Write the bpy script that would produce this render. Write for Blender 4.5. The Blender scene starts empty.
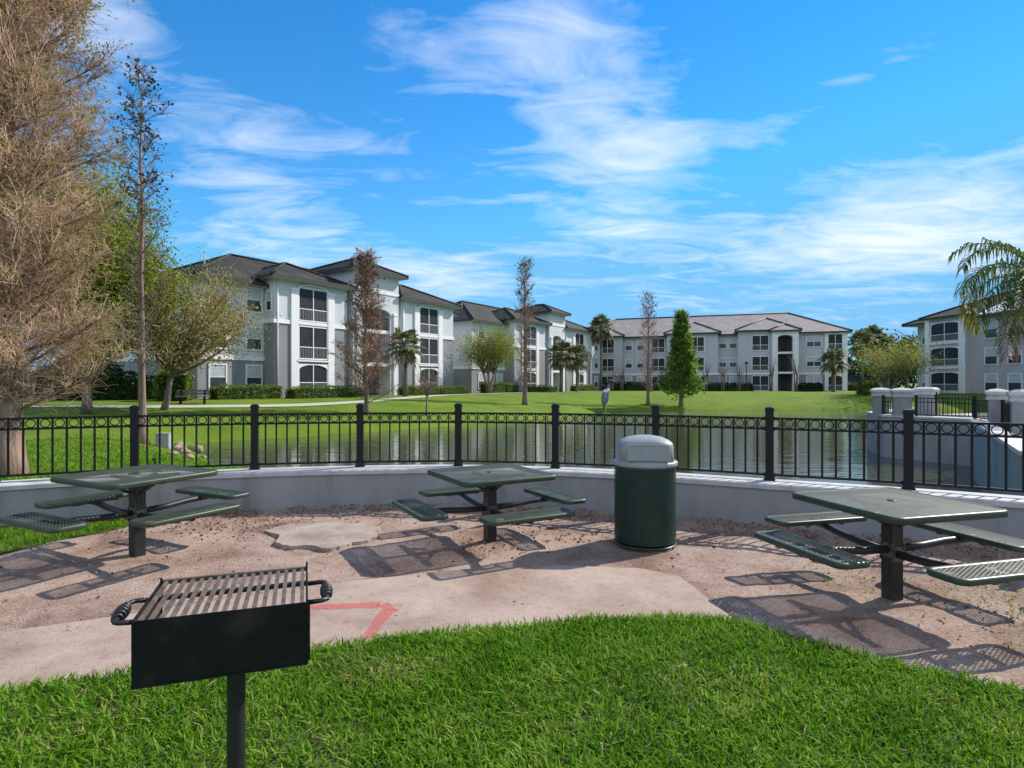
import bpy, math, random
import numpy as np
from mathutils import Vector, Matrix

SC = bpy.context.scene
COL = SC.collection
R = math.radians
PI = math.pi
UP = np.array([0., 0., 1.])

# ------------------------------------------------------------------ mesh helper
class MB:
    def __init__(s):
        s.V = []; s.n = 0; s.F = []          # F: (faces array (m,k), material, smooth)

    def add(s, verts, faces, mat=0, smooth=False):
        verts = np.asarray(verts, float).reshape(-1, 3)
        by = {}
        if isinstance(faces, np.ndarray):
            s.F.append((faces + s.n, mat, smooth))
        else:
            for f in faces: by.setdefault(len(f), []).append(f)
            for k, fs in by.items(): s.F.append((np.array(fs, int) + s.n, mat, smooth))
        s.V.append(verts); s.n += len(verts)
        return s

    def obox(s, c, r, u, n, hr, hu, hn, mat=0):
        """oriented box: centre c, axes r,u,n and half sizes"""
        c, r, u, n = (np.asarray(a, float) for a in (c, r, u, n))
        vs = [c + a*hr*r + b*hu*u + d*hn*n for a in (-1, 1) for b in (-1, 1) for d in (-1, 1)]
        fs = [(0, 1, 3, 2), (4, 6, 7, 5), (0, 4, 5, 1), (2, 3, 7, 6), (0, 2, 6, 4), (1, 5, 7, 3)]
        return s.add(vs, fs, mat)

    def box(s, x0, x1, y0, y1, z0, z1, mat=0):
        return s.obox(((x0+x1)/2, (y0+y1)/2, (z0+z1)/2), (1, 0, 0), (0, 0, 1), (0, 1, 0),
                      (x1-x0)/2, (z1-z0)/2, (y1-y0)/2, mat)

    def bar(s, p, q, w, h, mat=0):
        """rectangular bar from p to q, w wide, h high"""
        p, q = np.asarray(p, float), np.asarray(q, float)
        d = q - p; L = np.linalg.norm(d); d /= L
        sd = np.cross(d, UP)
        if np.linalg.norm(sd) < 1e-4: sd = np.array([1., 0, 0])
        sd /= np.linalg.norm(sd); up = np.cross(sd, d)
        return s.obox((p+q)/2, d, up, sd, L/2, h/2, w/2, mat)

    def tube(s, path, rad, sides=8, mat=0, smooth=True, caps=True, sx=1., sy=1., ref=None):
        P = np.asarray(path, float); k = len(P)
        rad = np.full(k, rad, float) if np.isscalar(rad) else np.asarray(rad, float)
        T = np.gradient(P, axis=0); T /= np.linalg.norm(T, axis=1)[:, None] + 1e-12
        a = np.asarray(ref, float) if ref is not None else (np.array([1., 0, 0]) if abs(T[0][2]) > .8 else UP)
        vs = []
        ang = np.arange(sides)*2*PI/sides
        for i in range(k):
            a = a - T[i]*np.dot(a, T[i]); nn = np.linalg.norm(a)
            a = a/nn if nn > 1e-6 else np.cross(T[i], [0.3, .5, .8])
            b = np.cross(T[i], a)
            vs.append(P[i] + rad[i]*(np.cos(ang)[:, None]*a*sx + np.sin(ang)[:, None]*b*sy))
        vs = np.concatenate(vs)
        i, j = np.meshgrid(np.arange(k-1), np.arange(sides), indexing='ij'); i = i.ravel(); j = j.ravel()
        j2 = (j+1) % sides
        s.add(vs, np.stack([i*sides+j, i*sides+j2, (i+1)*sides+j2, (i+1)*sides+j], 1), mat, smooth)
        if caps:
            base = s.n - len(vs)
            s.F.append((np.array([list(range(sides))[::-1]])+base, mat, False))
            s.F.append((np.array([list(range(sides))])+base+(k-1)*sides, mat, False))
        return s

    def tubes(s, P, rad, sides=3, mat=0):
        """many short tubes at once. P (n,k,3), rad (n,k)"""
        P = np.asarray(P, float); rad = np.asarray(rad, float)
        if len(P) == 0: return s
        n, k, _ = P.shape
        D = P[:, -1]-P[:, 0]; D /= np.linalg.norm(D, axis=1)[:, None]+1e-9
        A = np.cross(D, np.array([.31, .77, .55])); A /= np.linalg.norm(A, axis=1)[:, None]+1e-9
        B = np.cross(D, A)
        ang = np.arange(sides)*2*PI/sides
        ring = np.cos(ang)[None, :, None]*A[:, None]+np.sin(ang)[None, :, None]*B[:, None]     # n,sides,3
        vs = P[:, :, None, :] + rad[:, :, None, None]*ring[:, None]
        m, i, j = np.meshgrid(np.arange(n), np.arange(k-1), np.arange(sides), indexing='ij')
        m, i, j = m.ravel(), i.ravel(), j.ravel(); j2 = (j+1) % sides
        o = m*k*sides
        return s.add(vs.reshape(-1, 3), np.stack([o+i*sides+j, o+i*sides+j2, o+(i+1)*sides+j2, o+(i+1)*sides+j], 1), mat, True)

    def leaves(s, C, size, rng, mat=0, aspect=.55, dirs=None, hang=0.):
        """diamond shaped leaf faces at centres C"""
        C = np.asarray(C, float); n = len(C)
        if n == 0: return s
        sz = size*(.6+.8*rng.random(n))
        d = rng.normal(size=(n, 3)) if dirs is None else np.asarray(dirs, float)+rng.normal(size=(n, 3))*.35
        d[:, 2] -= hang
        d /= np.linalg.norm(d, axis=1)[:, None]+1e-9
        w = np.cross(d, rng.normal(size=(n, 3))); w /= np.linalg.norm(w, axis=1)[:, None]+1e-9
        d *= sz[:, None]; w *= (sz*aspect*.5)[:, None]
        vs = np.stack([C-d*.5, C+w-d*.05, C+d*.5, C-w-d*.05], 1).reshape(-1, 3)
        return s.add(vs, np.arange(4*n).reshape(n, 4), mat)

    def lathe(s, prof, seg=32, mat=0, smooth=True, c=(0, 0, 0)):
        prof = np.asarray(prof, float); k = len(prof)
        a = np.arange(seg)*2*PI/seg
        vs = np.zeros((k, seg, 3)); vs[:, :, 0] = prof[:, 0:1]*np.cos(a)+c[0]
        vs[:, :, 1] = prof[:, 0:1]*np.sin(a)+c[1]; vs[:, :, 2] = prof[:, 1:2]+c[2]
        i, j = np.meshgrid(np.arange(k-1), np.arange(seg), indexing='ij'); i = i.ravel(); j = j.ravel(); j2 = (j+1) % seg
        return s.add(vs.reshape(-1, 3), np.stack([i*seg+j, i*seg+j2, (i+1)*seg+j2, (i+1)*seg+j], 1), mat, smooth)

    def loft(s, rings, mat=0, smooth=False, cap0=False, cap1=False):
        rings = [np.asarray(r, float) for r in rings]; k = len(rings); m = len(rings[0])
        i, j = np.meshgrid(np.arange(k-1), np.arange(m), indexing='ij'); i = i.ravel(); j = j.ravel(); j2 = (j+1) % m
        b = s.n
        s.add(np.concatenate(rings), np.stack([i*m+j, i*m+j2, (i+1)*m+j2, (i+1)*m+j], 1), mat, smooth)
        if cap0: s.F.append((np.array([list(range(m))[::-1]])+b, mat, False))
        if cap1: s.F.append((np.array([list(range(m))])+b+(k-1)*m, mat, False))
        return s

    def prism(s, poly, z0, z1, mat=0, matside=None):
        p = np.asarray(poly, float); area = np.sum(p[:, 0]*np.roll(p[:, 1], -1)-np.roll(p[:, 0], -1)*p[:, 1])
        if area < 0: p = p[::-1]
        lo = np.c_[p, np.full(len(p), z0)]; hi = np.c_[p, np.full(len(p), z1)]
        s.loft([lo, hi], mat if matside is None else matside)
        s.add(hi, [tuple(range(len(p)))], mat); s.add(lo, [tuple(range(len(p)))[::-1]], mat)
        return s

    def torus(s, c, a, b, Rm, rm, seg=18, sides=5, mat=0):
        c, a, b = (np.asarray(q, float) for q in (c, a, b)); n = np.cross(a, b)
        t = np.arange(seg)*2*PI/seg; q = np.arange(sides)*2*PI/sides
        rad = np.cos(t)[:, None]*a+np.sin(t)[:, None]*b
        vs = c+rad[:, None]*(Rm+rm*np.cos(q)[None, :, None])+rm*np.sin(q)[None, :, None]*n
        i, j = np.meshgrid(np.arange(seg), np.arange(sides), indexing='ij'); i = i.ravel(); j = j.ravel()
        i2 = (i+1) % seg; j2 = (j+1) % sides
        return s.add(vs.reshape(-1, 3), np.stack([i*sides+j, i2*sides+j, i2*sides+j2, i*sides+j2], 1), mat, True)

    def mesh(s, name, mats):
        me = bpy.data.meshes.new(name)
        V = np.concatenate(s.V) if s.V else np.zeros((0, 3))
        me.vertices.add(len(V)); me.vertices.foreach_set('co', V.astype(np.float32).ravel())
        tot = sum(f.shape[0] for f, _, _ in s.F); nl = sum(f.size for f, _, _ in s.F)
        me.loops.add(nl); me.polygons.add(tot)
        me.loops.foreach_set('vertex_index', np.concatenate([f.ravel() for f, _, _ in s.F]).astype(np.int32))
        sz = np.concatenate([np.full(f.shape[0], f.shape[1]) for f, _, _ in s.F])
        st = np.concatenate([[0], np.cumsum(sz)[:-1]])
        me.polygons.foreach_set('loop_start', st.astype(np.int32))
        me.polygons.foreach_set('material_index', np.concatenate([np.full(f.shape[0], m) for f, m, _ in s.F]).astype(np.int32))
        me.polygons.foreach_set('use_smooth', np.concatenate([np.full(f.shape[0], sm) for f, _, sm in s.F]))
        me.update(calc_edges=True); me.validate()
        for m in mats: me.materials.append(m)
        return me

def obj(name, mb, mats, parent=None, loc=(0, 0, 0)):
    if not isinstance(mats, (list, tuple)): mats = [mats]
    me = mb.mesh(name, mats) if isinstance(mb, MB) else mb
    o = bpy.data.objects.new(name, me); COL.objects.link(o); o.location = loc
    if parent is not None: o.parent = parent
    return o

def tag(o, label=None, cat=None, group=None, kind=None):
    if label: o['label'] = label
    if cat: o['category'] = cat
    if group: o['group'] = group
    if kind: o['kind'] = kind
    return o

def empty(name, loc, rz, label, cat, group=None):
    o = bpy.data.objects.new(name, None); COL.objects.link(o)
    o.location = loc; o.rotation_euler = (0, 0, rz); o.empty_display_size = .2
    return tag(o, label, cat, group)

def copy_tree(o, parent=None):
    c = o.copy(); COL.objects.link(c)
    if parent is not None: c.parent = parent
    for ch in list(o.children): copy_tree(ch, c)
    return c

# ------------------------------------------------------------------ materials
def nodes(name):
    m = bpy.data.materials.new(name); m.use_nodes = True
    nt = m.node_tree; b = nt.nodes['Principled BSDF']
    return m, nt, b

def N(nt, t, **kw):
    n = nt.nodes.new(t)
    for k, v in kw.items():
        if k.startswith('i_'):
            key = k[2:]; key = int(key) if key.isdigit() else key.replace('_', ' ')
            n.inputs[key].default_value = v
        else: setattr(n, k, v)
    return n

def L(nt, a, b): nt.links.new(a, b)

def ramp(nt, fac, stops):
    r = nt.nodes.new('ShaderNodeValToRGB'); e = r.color_ramp.elements
    while len(e) < len(stops): e.new(.5)
    for el, (p, c) in zip(e, stops):
        el.position = p; el.color = (c[0], c[1], c[2], 1) if len(c) == 3 else c
    L(nt, fac, r.inputs[0]); return r.outputs[0]

def noise(nt, scale, detail=5, rough=.55, co=None, dist=0.):
    n = N(nt, 'ShaderNodeTexNoise'); n.inputs['Scale'].default_value = scale
    n.inputs['Detail'].default_value = detail; n.inputs['Roughness'].default_value = rough
    n.inputs['Distortion'].default_value = dist
    if co is not None: L(nt, co, n.inputs['Vector'])
    return n.outputs[0]

def coords(nt, scale=(1, 1, 1)):
    t = N(nt, 'ShaderNodeTexCoord'); mp = N(nt, 'ShaderNodeMapping'); mp.inputs['Scale'].default_value = scale
    L(nt, t.outputs['Object'], mp.inputs[0]); return mp.outputs[0]

def bump(nt, b, h, strength, dist=.02):
    n = N(nt, 'ShaderNodeBump'); n.inputs['Strength'].default_value = strength; n.inputs['Distance'].default_value = dist
    L(nt, h, n.inputs['Height']); L(nt, n.outputs[0], b.inputs['Normal']); return n

def surf(name, c1, c2, scale=3., rough=.7, bs=0., bscale=40., bdist=.01, metal=0., spec=.4, stops=None, stretch=(1, 1, 1)):
    m, nt, b = nodes(name)
    co = coords(nt, stretch)
    f = noise(nt, scale, 6, .6, co)
    L(nt, ramp(nt, f, stops or [(.3, c1), (.7, c2)]), b.inputs['Base Color'])
    b.inputs['Roughness'].default_value = rough; b.inputs['Metallic'].default_value = metal
    b.inputs['Specular IOR Level'].default_value = spec
    if bs: bump(nt, b, noise(nt, bscale, 5, .6, co), bs, bdist)
    return m

def leafmat(name, stops, trans=.35, rough=.55, spec=.25, clump=None):
    """each leaf its own shade (random per island), plus clump-wide drift"""
    m, nt, b = nodes(name)
    g = N(nt, 'ShaderNodeNewGeometry')
    f = noise(nt, clump or 1.2, 2, .5, coords(nt))
    mx = N(nt, 'ShaderNodeMath', operation='MULTIPLY_ADD'); L(nt, f, mx.inputs[0]); mx.inputs[1].default_value = .9
    mul = N(nt, 'ShaderNodeMath', operation='MULTIPLY_ADD'); L(nt, g.outputs['Random Per Island'], mul.inputs[0])
    mul.inputs[1].default_value = .6; mul.inputs[2].default_value = -.25
    L(nt, mul.outputs[0], mx.inputs[2])
    col = ramp(nt, mx.outputs[0], stops)
    L(nt, col, b.inputs['Base Color']); b.inputs['Roughness'].default_value = rough
    b.inputs['Specular IOR Level'].default_value = spec
    t = N(nt, 'ShaderNodeBsdfTranslucent'); L(nt, col, t.inputs[0])
    ms = N(nt, 'ShaderNodeMixShader'); ms.inputs[0].default_value = trans
    L(nt, b.outputs[0], ms.inputs[1]); L(nt, t.outputs[0], ms.inputs[2])
    L(nt, ms.outputs[0], nt.nodes['Material Output'].inputs[0])
    return m

def perf(name, c1, c2, pitch, thr, cyl=False, rough=.55):
    """expanded metal: a diamond lattice of real see-through holes"""
    m, nt, b = nodes(name)
    t = N(nt, 'ShaderNodeTexCoord'); sep = N(nt, 'ShaderNodeSeparateXYZ'); L(nt, t.outputs['Object'], sep.inputs[0])
    def math(op, a, bb=None, c=None):
        n = N(nt, 'ShaderNodeMath', operation=op)
        for i, v in enumerate((a, bb, c)):
            if v is None: continue
            if isinstance(v, (int, float)): n.inputs[i].default_value = v
            else: L(nt, v, n.inputs[i])
        return n.outputs[0]
    if cyl:
        u = math('MULTIPLY', math('ARCTAN2', sep.outputs[1], sep.outputs[0]), .318); v = sep.outputs[2]
    else: u, v = sep.outputs[0], sep.outputs[1]
    def cell(off):
        fx = math('ABSOLUTE', math('SUBTRACT', math('FRACT', math('ADD', math('DIVIDE', u, pitch[0]), off)), .5))
        fy = math('ABSOLUTE', math('SUBTRACT', math('FRACT', math('ADD', math('DIVIDE', v, pitch[1]), off)), .5))
        return math('ADD', fx, fy)
    d = math('MINIMUM', cell(0.), cell(.5))
    alpha = math('GREATER_THAN', d, thr)
    L(nt, ramp(nt, noise(nt, 5, 4, .6, t.outputs['Object']), [(.35, c1), (.65, c2)]), b.inputs['Base Color'])
    b.inputs['Roughness'].default_value = rough
    bump(nt, b, d, .5, .006)
    tr = N(nt, 'ShaderNodeBsdfTransparent'); ms = N(nt, 'ShaderNodeMixShader')
    L(nt, alpha, ms.inputs[0]); L(nt, tr.outputs[0], ms.inputs[1]); L(nt, b.outputs[0], ms.inputs[2])
    L(nt, ms.outputs[0], nt.nodes['Material Output'].inputs[0])
    return m

def tilemat(name, stops, pitch=.33, st=.7):
    m, nt, b = nodes(name)
    co = coords(nt)
    f = noise(nt, .9, 6, .65, co)
    sp = noise(nt, 9, 3, .6, co)
    ad = N(nt, 'ShaderNodeMath', operation='MULTIPLY_ADD'); L(nt, sp, ad.inputs[0]); ad.inputs[1].default_value = .5; L(nt, f, ad.inputs[2])
    sb = N(nt, 'ShaderNodeMath', operation='SUBTRACT'); L(nt, ad.outputs[0], sb.inputs[0]); sb.inputs[1].default_value = .25
    L(nt, ramp(nt, sb.outputs[0], stops), b.inputs['Base Color'])
    b.inputs['Roughness'].default_value = .75; b.inputs['Specular IOR Level'].default_value = .3
    w = N(nt, 'ShaderNodeTexWave', wave_type='BANDS', bands_direction='X', i_Distortion=.6); w.inputs['Scale'].default_value = .314/pitch; L(nt, co, w.inputs['Vector'])
    w2 = N(nt, 'ShaderNodeTexWave', wave_type='BANDS', bands_direction='Z', wave_profile='SAW'); w2.inputs['Scale'].default_value = 2.0; L(nt, co, w2.inputs['Vector'])
    a2 = N(nt, 'ShaderNodeMath', operation='ADD'); L(nt, w.outputs[1], a2.inputs[0]); L(nt, w2.outputs[1], a2.inputs[1])
    bump(nt, b, a2.outputs[0], st, .06)
    return m

M = {}
M['iron'] = surf('black_iron', (.006, .006, .007), (.011, .011, .012), 6, .5, .08, 60, .003, spec=.3)
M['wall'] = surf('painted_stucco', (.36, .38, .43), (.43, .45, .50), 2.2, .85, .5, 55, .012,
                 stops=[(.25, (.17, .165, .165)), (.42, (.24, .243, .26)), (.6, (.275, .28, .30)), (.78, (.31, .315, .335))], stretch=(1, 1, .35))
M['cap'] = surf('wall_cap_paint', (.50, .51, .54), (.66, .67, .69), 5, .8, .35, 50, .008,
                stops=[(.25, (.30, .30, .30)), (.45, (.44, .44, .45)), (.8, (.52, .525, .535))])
M['green_rim'] = surf('green_coating', (.028, .046, .028), (.042, .060, .037), 7, .42, .08, 70, .004)
M['green_perf'] = perf('green_expanded_metal', (.050, .060, .036), (.074, .084, .052), (.040, .020), .28)
M['green_seat'] = perf('green_seat_mesh', (.036, .052, .032), (.054, .070, .044), (.052, .026), .33)
M['can_perf'] = perf('green_can_mesh', (.006, .026, .019), (.011, .038, .027), (.027, .047), .25, cyl=True)
M['can_rim'] = surf('green_can_rim', (.010, .036, .026), (.018, .05, .036), 8, .4)
M['liner'] = surf('black_liner', (.002, .005, .004), (.004, .008, .006), 4, .6, spec=.1)
M['lid'] = surf('grey_plastic', (.215, .235, .245), (.28, .30, .305), 5, .45, .1, 90, .003)
M['flap'] = surf('grey_flap_plastic', (.20, .215, .22), (.25, .27, .27), 8, .4, .1, 90, .003)
M['black_tube'] = surf('black_tube', (.010, .011, .011), (.024, .025, .024), 6, .4, .15, 50, .003)
M['bolt'] = surf('zinc_bolt', (.10, .10, .10), (.16, .16, .16), 30, .4, metal=.6)
M['grill_steel'] = surf('sooty_steel', (.004, .006, .007), (.014, .015, .015), 5, .5, .3, 60, .004,
                        stops=[(.3, (.002, .0035, .004)), (.52, (.006, .008, .0085)), (.64, (.024, .020, .016)), (.78, (.05, .036, .027))], spec=.25)
M['grate'] = surf('grate_steel', (.05, .035, .026), (.15, .12, .10), 22, .6, .4, 120, .003)
# ground
def ground_mat(name, stops, scale, fine, finestops, bs, bd, rough=.9, bscale=60, mid=0):
    m, nt, b = nodes(name); co = coords(nt)
    f = noise(nt, scale, 6, .62, co, .4); g = noise(nt, fine, 4, .7, co)
    c1 = ramp(nt, f, stops); c2 = ramp(nt, g, finestops)
    mx = N(nt, 'ShaderNodeMix', data_type='RGBA', blend_type='MULTIPLY'); mx.inputs[0].default_value = 1
    L(nt, c1, mx.inputs[6]); L(nt, c2, mx.inputs[7]); L(nt, mx.outputs[2], b.inputs['Base Color'])
    if mid:          # stains and grit between the two scales
        c3 = ramp(nt, noise(nt, mid, 8, .78, co, .8), [(.34, (.70, .665, .635)), (.47, (.98, .98, .98)), (.60, (1.03, 1.02, 1.01)), (.72, (1.2, 1.17, 1.14))])
        m2 = N(nt, 'ShaderNodeMix', data_type='RGBA', blend_type='MULTIPLY'); m2.inputs[0].default_value = 1
        L(nt, mx.outputs[2], m2.inputs[6]); L(nt, c3, m2.inputs[7]); L(nt, m2.outputs[2], b.inputs['Base Color'])
    b.inputs['Roughness'].default_value = rough; b.inputs['Specular IOR Level'].default_value = .2
    h = N(nt, 'ShaderNodeMath', operation='ADD'); L(nt, noise(nt, bscale, 6, .7, co), h.inputs[0]); L(nt, f, h.inputs[1])
    bump(nt, b, h.outputs[0], bs, bd)
    return m
M['dirt'] = ground_mat('packed_dirt', [(.28, (.22, .14, .105)), (.42, (.40, .282, .228)), (.55, (.53, .40, .34)), (.75, (.61, .485, .425))],
                       1.3, 48, [(.3, (.50, .46, .43)), (.45, (.88, .86, .85)), (.55, (1.0, .99, .98)), (.7, (1.3, 1.28, 1.25))], 1., .045, mid=7.)
M['concrete'] = ground_mat('pink_concrete', [(.3, (.25, .18, .143)), (.46, (.34, .262, .218)), (.6, (.40, .318, .272)), (.8, (.31, .232, .192))],
                           1.1, 130, [(.3, (.50, .46, .43)), (.45, (.9, .89, .88)), (.55, (1.02, 1.02, 1.02)), (.7, (1.38, 1.36, 1.33))], .5, .008, .85, 160, mid=16.)
M['slab'] = ground_mat('broken_slab', [(.3, (.25, .20, .165)), (.5, (.38, .315, .27)), (.7, (.46, .39, .34))],
                       2.2, 60, [(.3, (.6, .6, .6)), (.5, (.95, .95, .95)), (.7, (1.1, 1.1, 1.1))], .7, .02, .9, 90)
M['soil'] = surf('lawn_soil', (.045, .075, .012), (.085, .105, .03), 6, .95, .6, 40, .03)
M['lawn'] = ground_mat('lawn_turf', [(.3, (.080, .150, .008)), (.5, (.115, .190, .012)), (.72, (.17, .22, .022))],
                       .35, 9, [(.25, (.60, .64, .55)), (.5, (.95, .95, .9)), (.75, (1.2, 1.16, 1.05))], .9, .06, .95, 22)
M['path'] = surf('pale_path', (.34, .33, .28), (.42, .41, .35), 3, .9, .2, 40)
M['paving'] = surf('promenade_paving', (.36, .34, .32), (.46, .44, .41), 2, .85, .2, 30)
M['paint'] = None
# building
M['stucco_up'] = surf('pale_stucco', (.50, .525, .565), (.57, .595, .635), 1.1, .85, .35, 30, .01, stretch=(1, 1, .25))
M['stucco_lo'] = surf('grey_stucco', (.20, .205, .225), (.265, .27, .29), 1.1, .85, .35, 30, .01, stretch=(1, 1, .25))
M['trim'] = surf('white_trim', (.68, .69, .71), (.76, .77, .78), 2, .7)
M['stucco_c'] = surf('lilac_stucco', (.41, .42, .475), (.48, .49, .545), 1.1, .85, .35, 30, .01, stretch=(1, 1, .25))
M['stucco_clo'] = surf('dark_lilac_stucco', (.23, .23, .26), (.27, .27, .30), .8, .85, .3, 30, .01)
M['stucco_d'] = surf('taupe_stucco', (.36, .35, .365), (.42, .41, .425), .8, .85, .3, 30, .01)
M['roof_brown'] = tilemat('brown_tiles', [(.25, (.012, .012, .009)), (.5, (.024, .024, .018)), (.75, (.054, .048, .036))])
M['roof_pink'] = tilemat('pale_tiles', [(.25, (.19, .17, .165)), (.5, (.265, .24, .23)), (.75, (.33, .30, .285))], st=.22)
M['fascia'] = surf('dark_fascia', (.022, .022, .026), (.035, .034, .038), 3, .6)
M['soffit'] = surf('soffit_paint', (.4, .4, .42), (.46, .46, .48), 3, .8)
M['screen'] = surf('dark_screen', (.012, .017, .022), (.030, .036, .042), .9, .45, spec=.25)
M['glass'] = surf('window_glass', (.022, .035, .045), (.05, .07, .085), .7, .08, spec=.6)
M['upper_pane'] = surf('pale_upper_pane', (.36, .41, .44), (.45, .50, .53), 1.5, .35, spec=.5)
M['rail_grey'] = surf('porch_rail', (.30, .32, .35), (.38, .40, .43), 2, .6)
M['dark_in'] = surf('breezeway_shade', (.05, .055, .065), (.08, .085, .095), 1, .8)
M['teal'] = surf('teal_siding', (.14, .24, .27), (.19, .29, .32), 1, .7)
M['roof_glare'] = surf('white_roof_glare', (.72, .74, .76), (.82, .84, .86), 1.5, .5)  # white colour stands in for light reflected by a roof slope
# plants
M['bark_pink'] = surf('cypress_bark', (.13, .085, .065), (.30, .205, .165), 5, .95, 1., 9, .06, stretch=(1, 1, .12))
M['bark_grey'] = surf('grey_bark', (.10, .078, .062), (.21, .165, .135), 6, .95, .9, 12, .04, stretch=(1, 1, .2))
M['bark_palm'] = surf('palm_bark', (.10, .085, .065), (.22, .185, .145), 6, .95, .9, 10, .04, stretch=(1, 1, 2.5))
M['twig'] = leafmat('twig_bark', [(.2, (.30, .19, .145)), (.5, (.58, .40, .315)), (.8, (.76, .58, .48))], .25, .9)
M['twig_rust'] = leafmat('rusty_twigs', [(.2, (.21, .135, .10)), (.5, (.38, .25, .19)), (.8, (.52, .37, .29))], .25, .9)
M['twig_dark'] = leafmat('dark_twigs', [(.2, (.05, .04, .036)), (.5, (.095, .075, .065)), (.8, (.15, .115, .10))], .0, .9)
M['needle_spring'] = leafmat('spring_needles', [(.15, (.11, .13, .02)), (.5, (.20, .225, .04)), (.85, (.32, .31, .085))], .5)
M['needle_dry'] = leafmat('dry_needles', [(.2, (.18, .10, .066)), (.5, (.32, .19, .13)), (.8, (.44, .29, .21))], .4)
M['needle_green'] = leafmat('green_needles', [(.15, (.055, .13, .012)), (.5, (.15, .27, .035)), (.85, (.25, .38, .07))], .55)
M['cone_dark'] = leafmat('dark_seed_clusters', [(.2, (.03, .028, .02)), (.5, (.055, .05, .03)), (.8, (.10, .085, .045))], .15)
M['leaf_yellow'] = leafmat('yellow_green_leaves', [(.15, (.10, .14, .012)), (.5, (.20, .255, .022)), (.85, (.30, .33, .05))], .5)
M['leaf_olive'] = leafmat('olive_orange_leaves', [(.15, (.16, .15, .025)), (.45, (.27, .26, .045)), (.65, (.35, .27, .08)), (.9, (.40, .38, .11))], .55)
M['leaf_dark'] = leafmat('dark_green_leaves', [(.15, (.008, .022, .006)), (.5, (.022, .05, .012)), (.85, (.05, .085, .022))], .2)
M['leaf_hedge'] = leafmat('hedge_leaves', [(.15, (.06, .10, .012)), (.5, (.13, .19, .025)), (.85, (.24, .29, .06))], .5, clump=2.)
M['palm_leaf'] = leafmat('palm_leaves', [(.15, (.055, .085, .03)), (.5, (.13, .16, .065)), (.85, (.25, .26, .14))], .35)
M['palm_dead'] = leafmat('dead_palm_leaves', [(.2, (.12, .085, .045)), (.5, (.21, .16, .09)), (.8, (.30, .24, .14))], .25)
M['frond'] = leafmat('queen_palm_leaflets', [(.15, (.04, .085, .02)), (.5, (.10, .165, .035)), (.85, (.24, .26, .07))], .45)
M['frond_yellow'] = leafmat('yellowing_leaflets', [(.2, (.14, .14, .025)), (.5, (.24, .21, .05)), (.8, (.30, .24, .08))], .35)
M['frond_brown'] = leafmat('brown_leaflets', [(.2, (.10, .06, .04)), (.5, (.17, .105, .075)), (.8, (.23, .15, .11))], .2)
M['blade'] = leafmat('grass_blades', [(.06, (.042, .125, .004)), (.34, (.088, .225, .008)), (.64, (.155, .32, .016)), (.94, (.34, .40, .09))], .5, .65, .12, clump=2.4)
M['dry_blade'] = leafmat('dry_grass_blades', [(.15, (.20, .17, .06)), (.5, (.34, .29, .12)), (.85, (.46, .40, .20))], .35, .8, .1)
M['twig_fine'] = leafmat('fine_cypress_twigs', [(.15, (.46, .31, .23)), (.5, (.74, .53, .425)), (.85, (.86, .68, .57))], .4, .9)
M['rock'] = surf('brown_rock', (.16, .12, .085), (.36, .29, .21), 4, .9, .8, 8, .05)
M['litter'] = leafmat('leaf_litter', [(.15, (.05, .032, .022)), (.5, (.15, .095, .062)), (.85, (.32, .23, .16))], .0, .95, clump=5)
M['utility'] = surf('grey_cabinet', (.26, .27, .28), (.33, .34, .35), 3, .6)
M['wood_grey'] = surf('weathered_wood', (.16, .14, .12), (.26, .24, .21), 5, .85, .4, 30, .01, stretch=(1, 6, 6))
M['heron_blue'] = surf('slate_feathers', (.085, .12, .15), (.16, .21, .26), 14, .8, .5, 60, .01, stretch=(1, 1, .3))
M['heron_dark'] = surf('dark_cap_feathers', (.015, .018, .024), (.03, .034, .042), 20, .7)
M['heron_white'] = surf('pale_feathers', (.55, .57, .6), (.68, .7, .72), 20, .7)
M['heron_leg'] = surf('yellow_leg', (.36, .30, .10), (.46, .38, .15), 20, .6)

def water_mat():
    m, nt, b = nodes('lake_water')
    b.inputs['Base Color'].default_value = (.05, .058, .035, 1); b.inputs['Roughness'].default_value = .04
    b.inputs['IOR'].default_value = 1.333; b.inputs['Specular IOR Level'].default_value = .5
    co = coords(nt, (.5, 1.0, 1)); co2 = coords(nt, (1, 1.4, 1))
    a = noise(nt, 1.5, 3, .55, co, .3); c = noise(nt, 7., 2, .5, co2)
    ad = N(nt, 'ShaderNodeMath', operation='MULTIPLY_ADD'); L(nt, c, ad.inputs[0]); ad.inputs[1].default_value = .14; L(nt, a, ad.inputs[2])
    bump(nt, b, ad.outputs[0], .19, .10)
    return m
M['water'] = water_mat()

def paint_mat():
    m, nt, b = nodes('red_spray_paint'); co = coords(nt)
    b.inputs['Base Color'].default_value = (.60, .10, .095, 1); b.inputs['Roughness'].default_value = .7
    f = ramp(nt, noise(nt, 45, 5, .75, co), [(.34, (.05, .05, .05)), (.62, (.68, .68, .68))])
    tr = N(nt, 'ShaderNodeBsdfTransparent'); ms = N(nt, 'ShaderNodeMixShader')
    L(nt, f, ms.inputs[0]); L(nt, tr.outputs[0], ms.inputs[1]); L(nt, b.outputs[0], ms.inputs[2])
    L(nt, ms.outputs[0], nt.nodes['Material Output'].inputs[0]); return m
M['paint'] = paint_mat()

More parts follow.
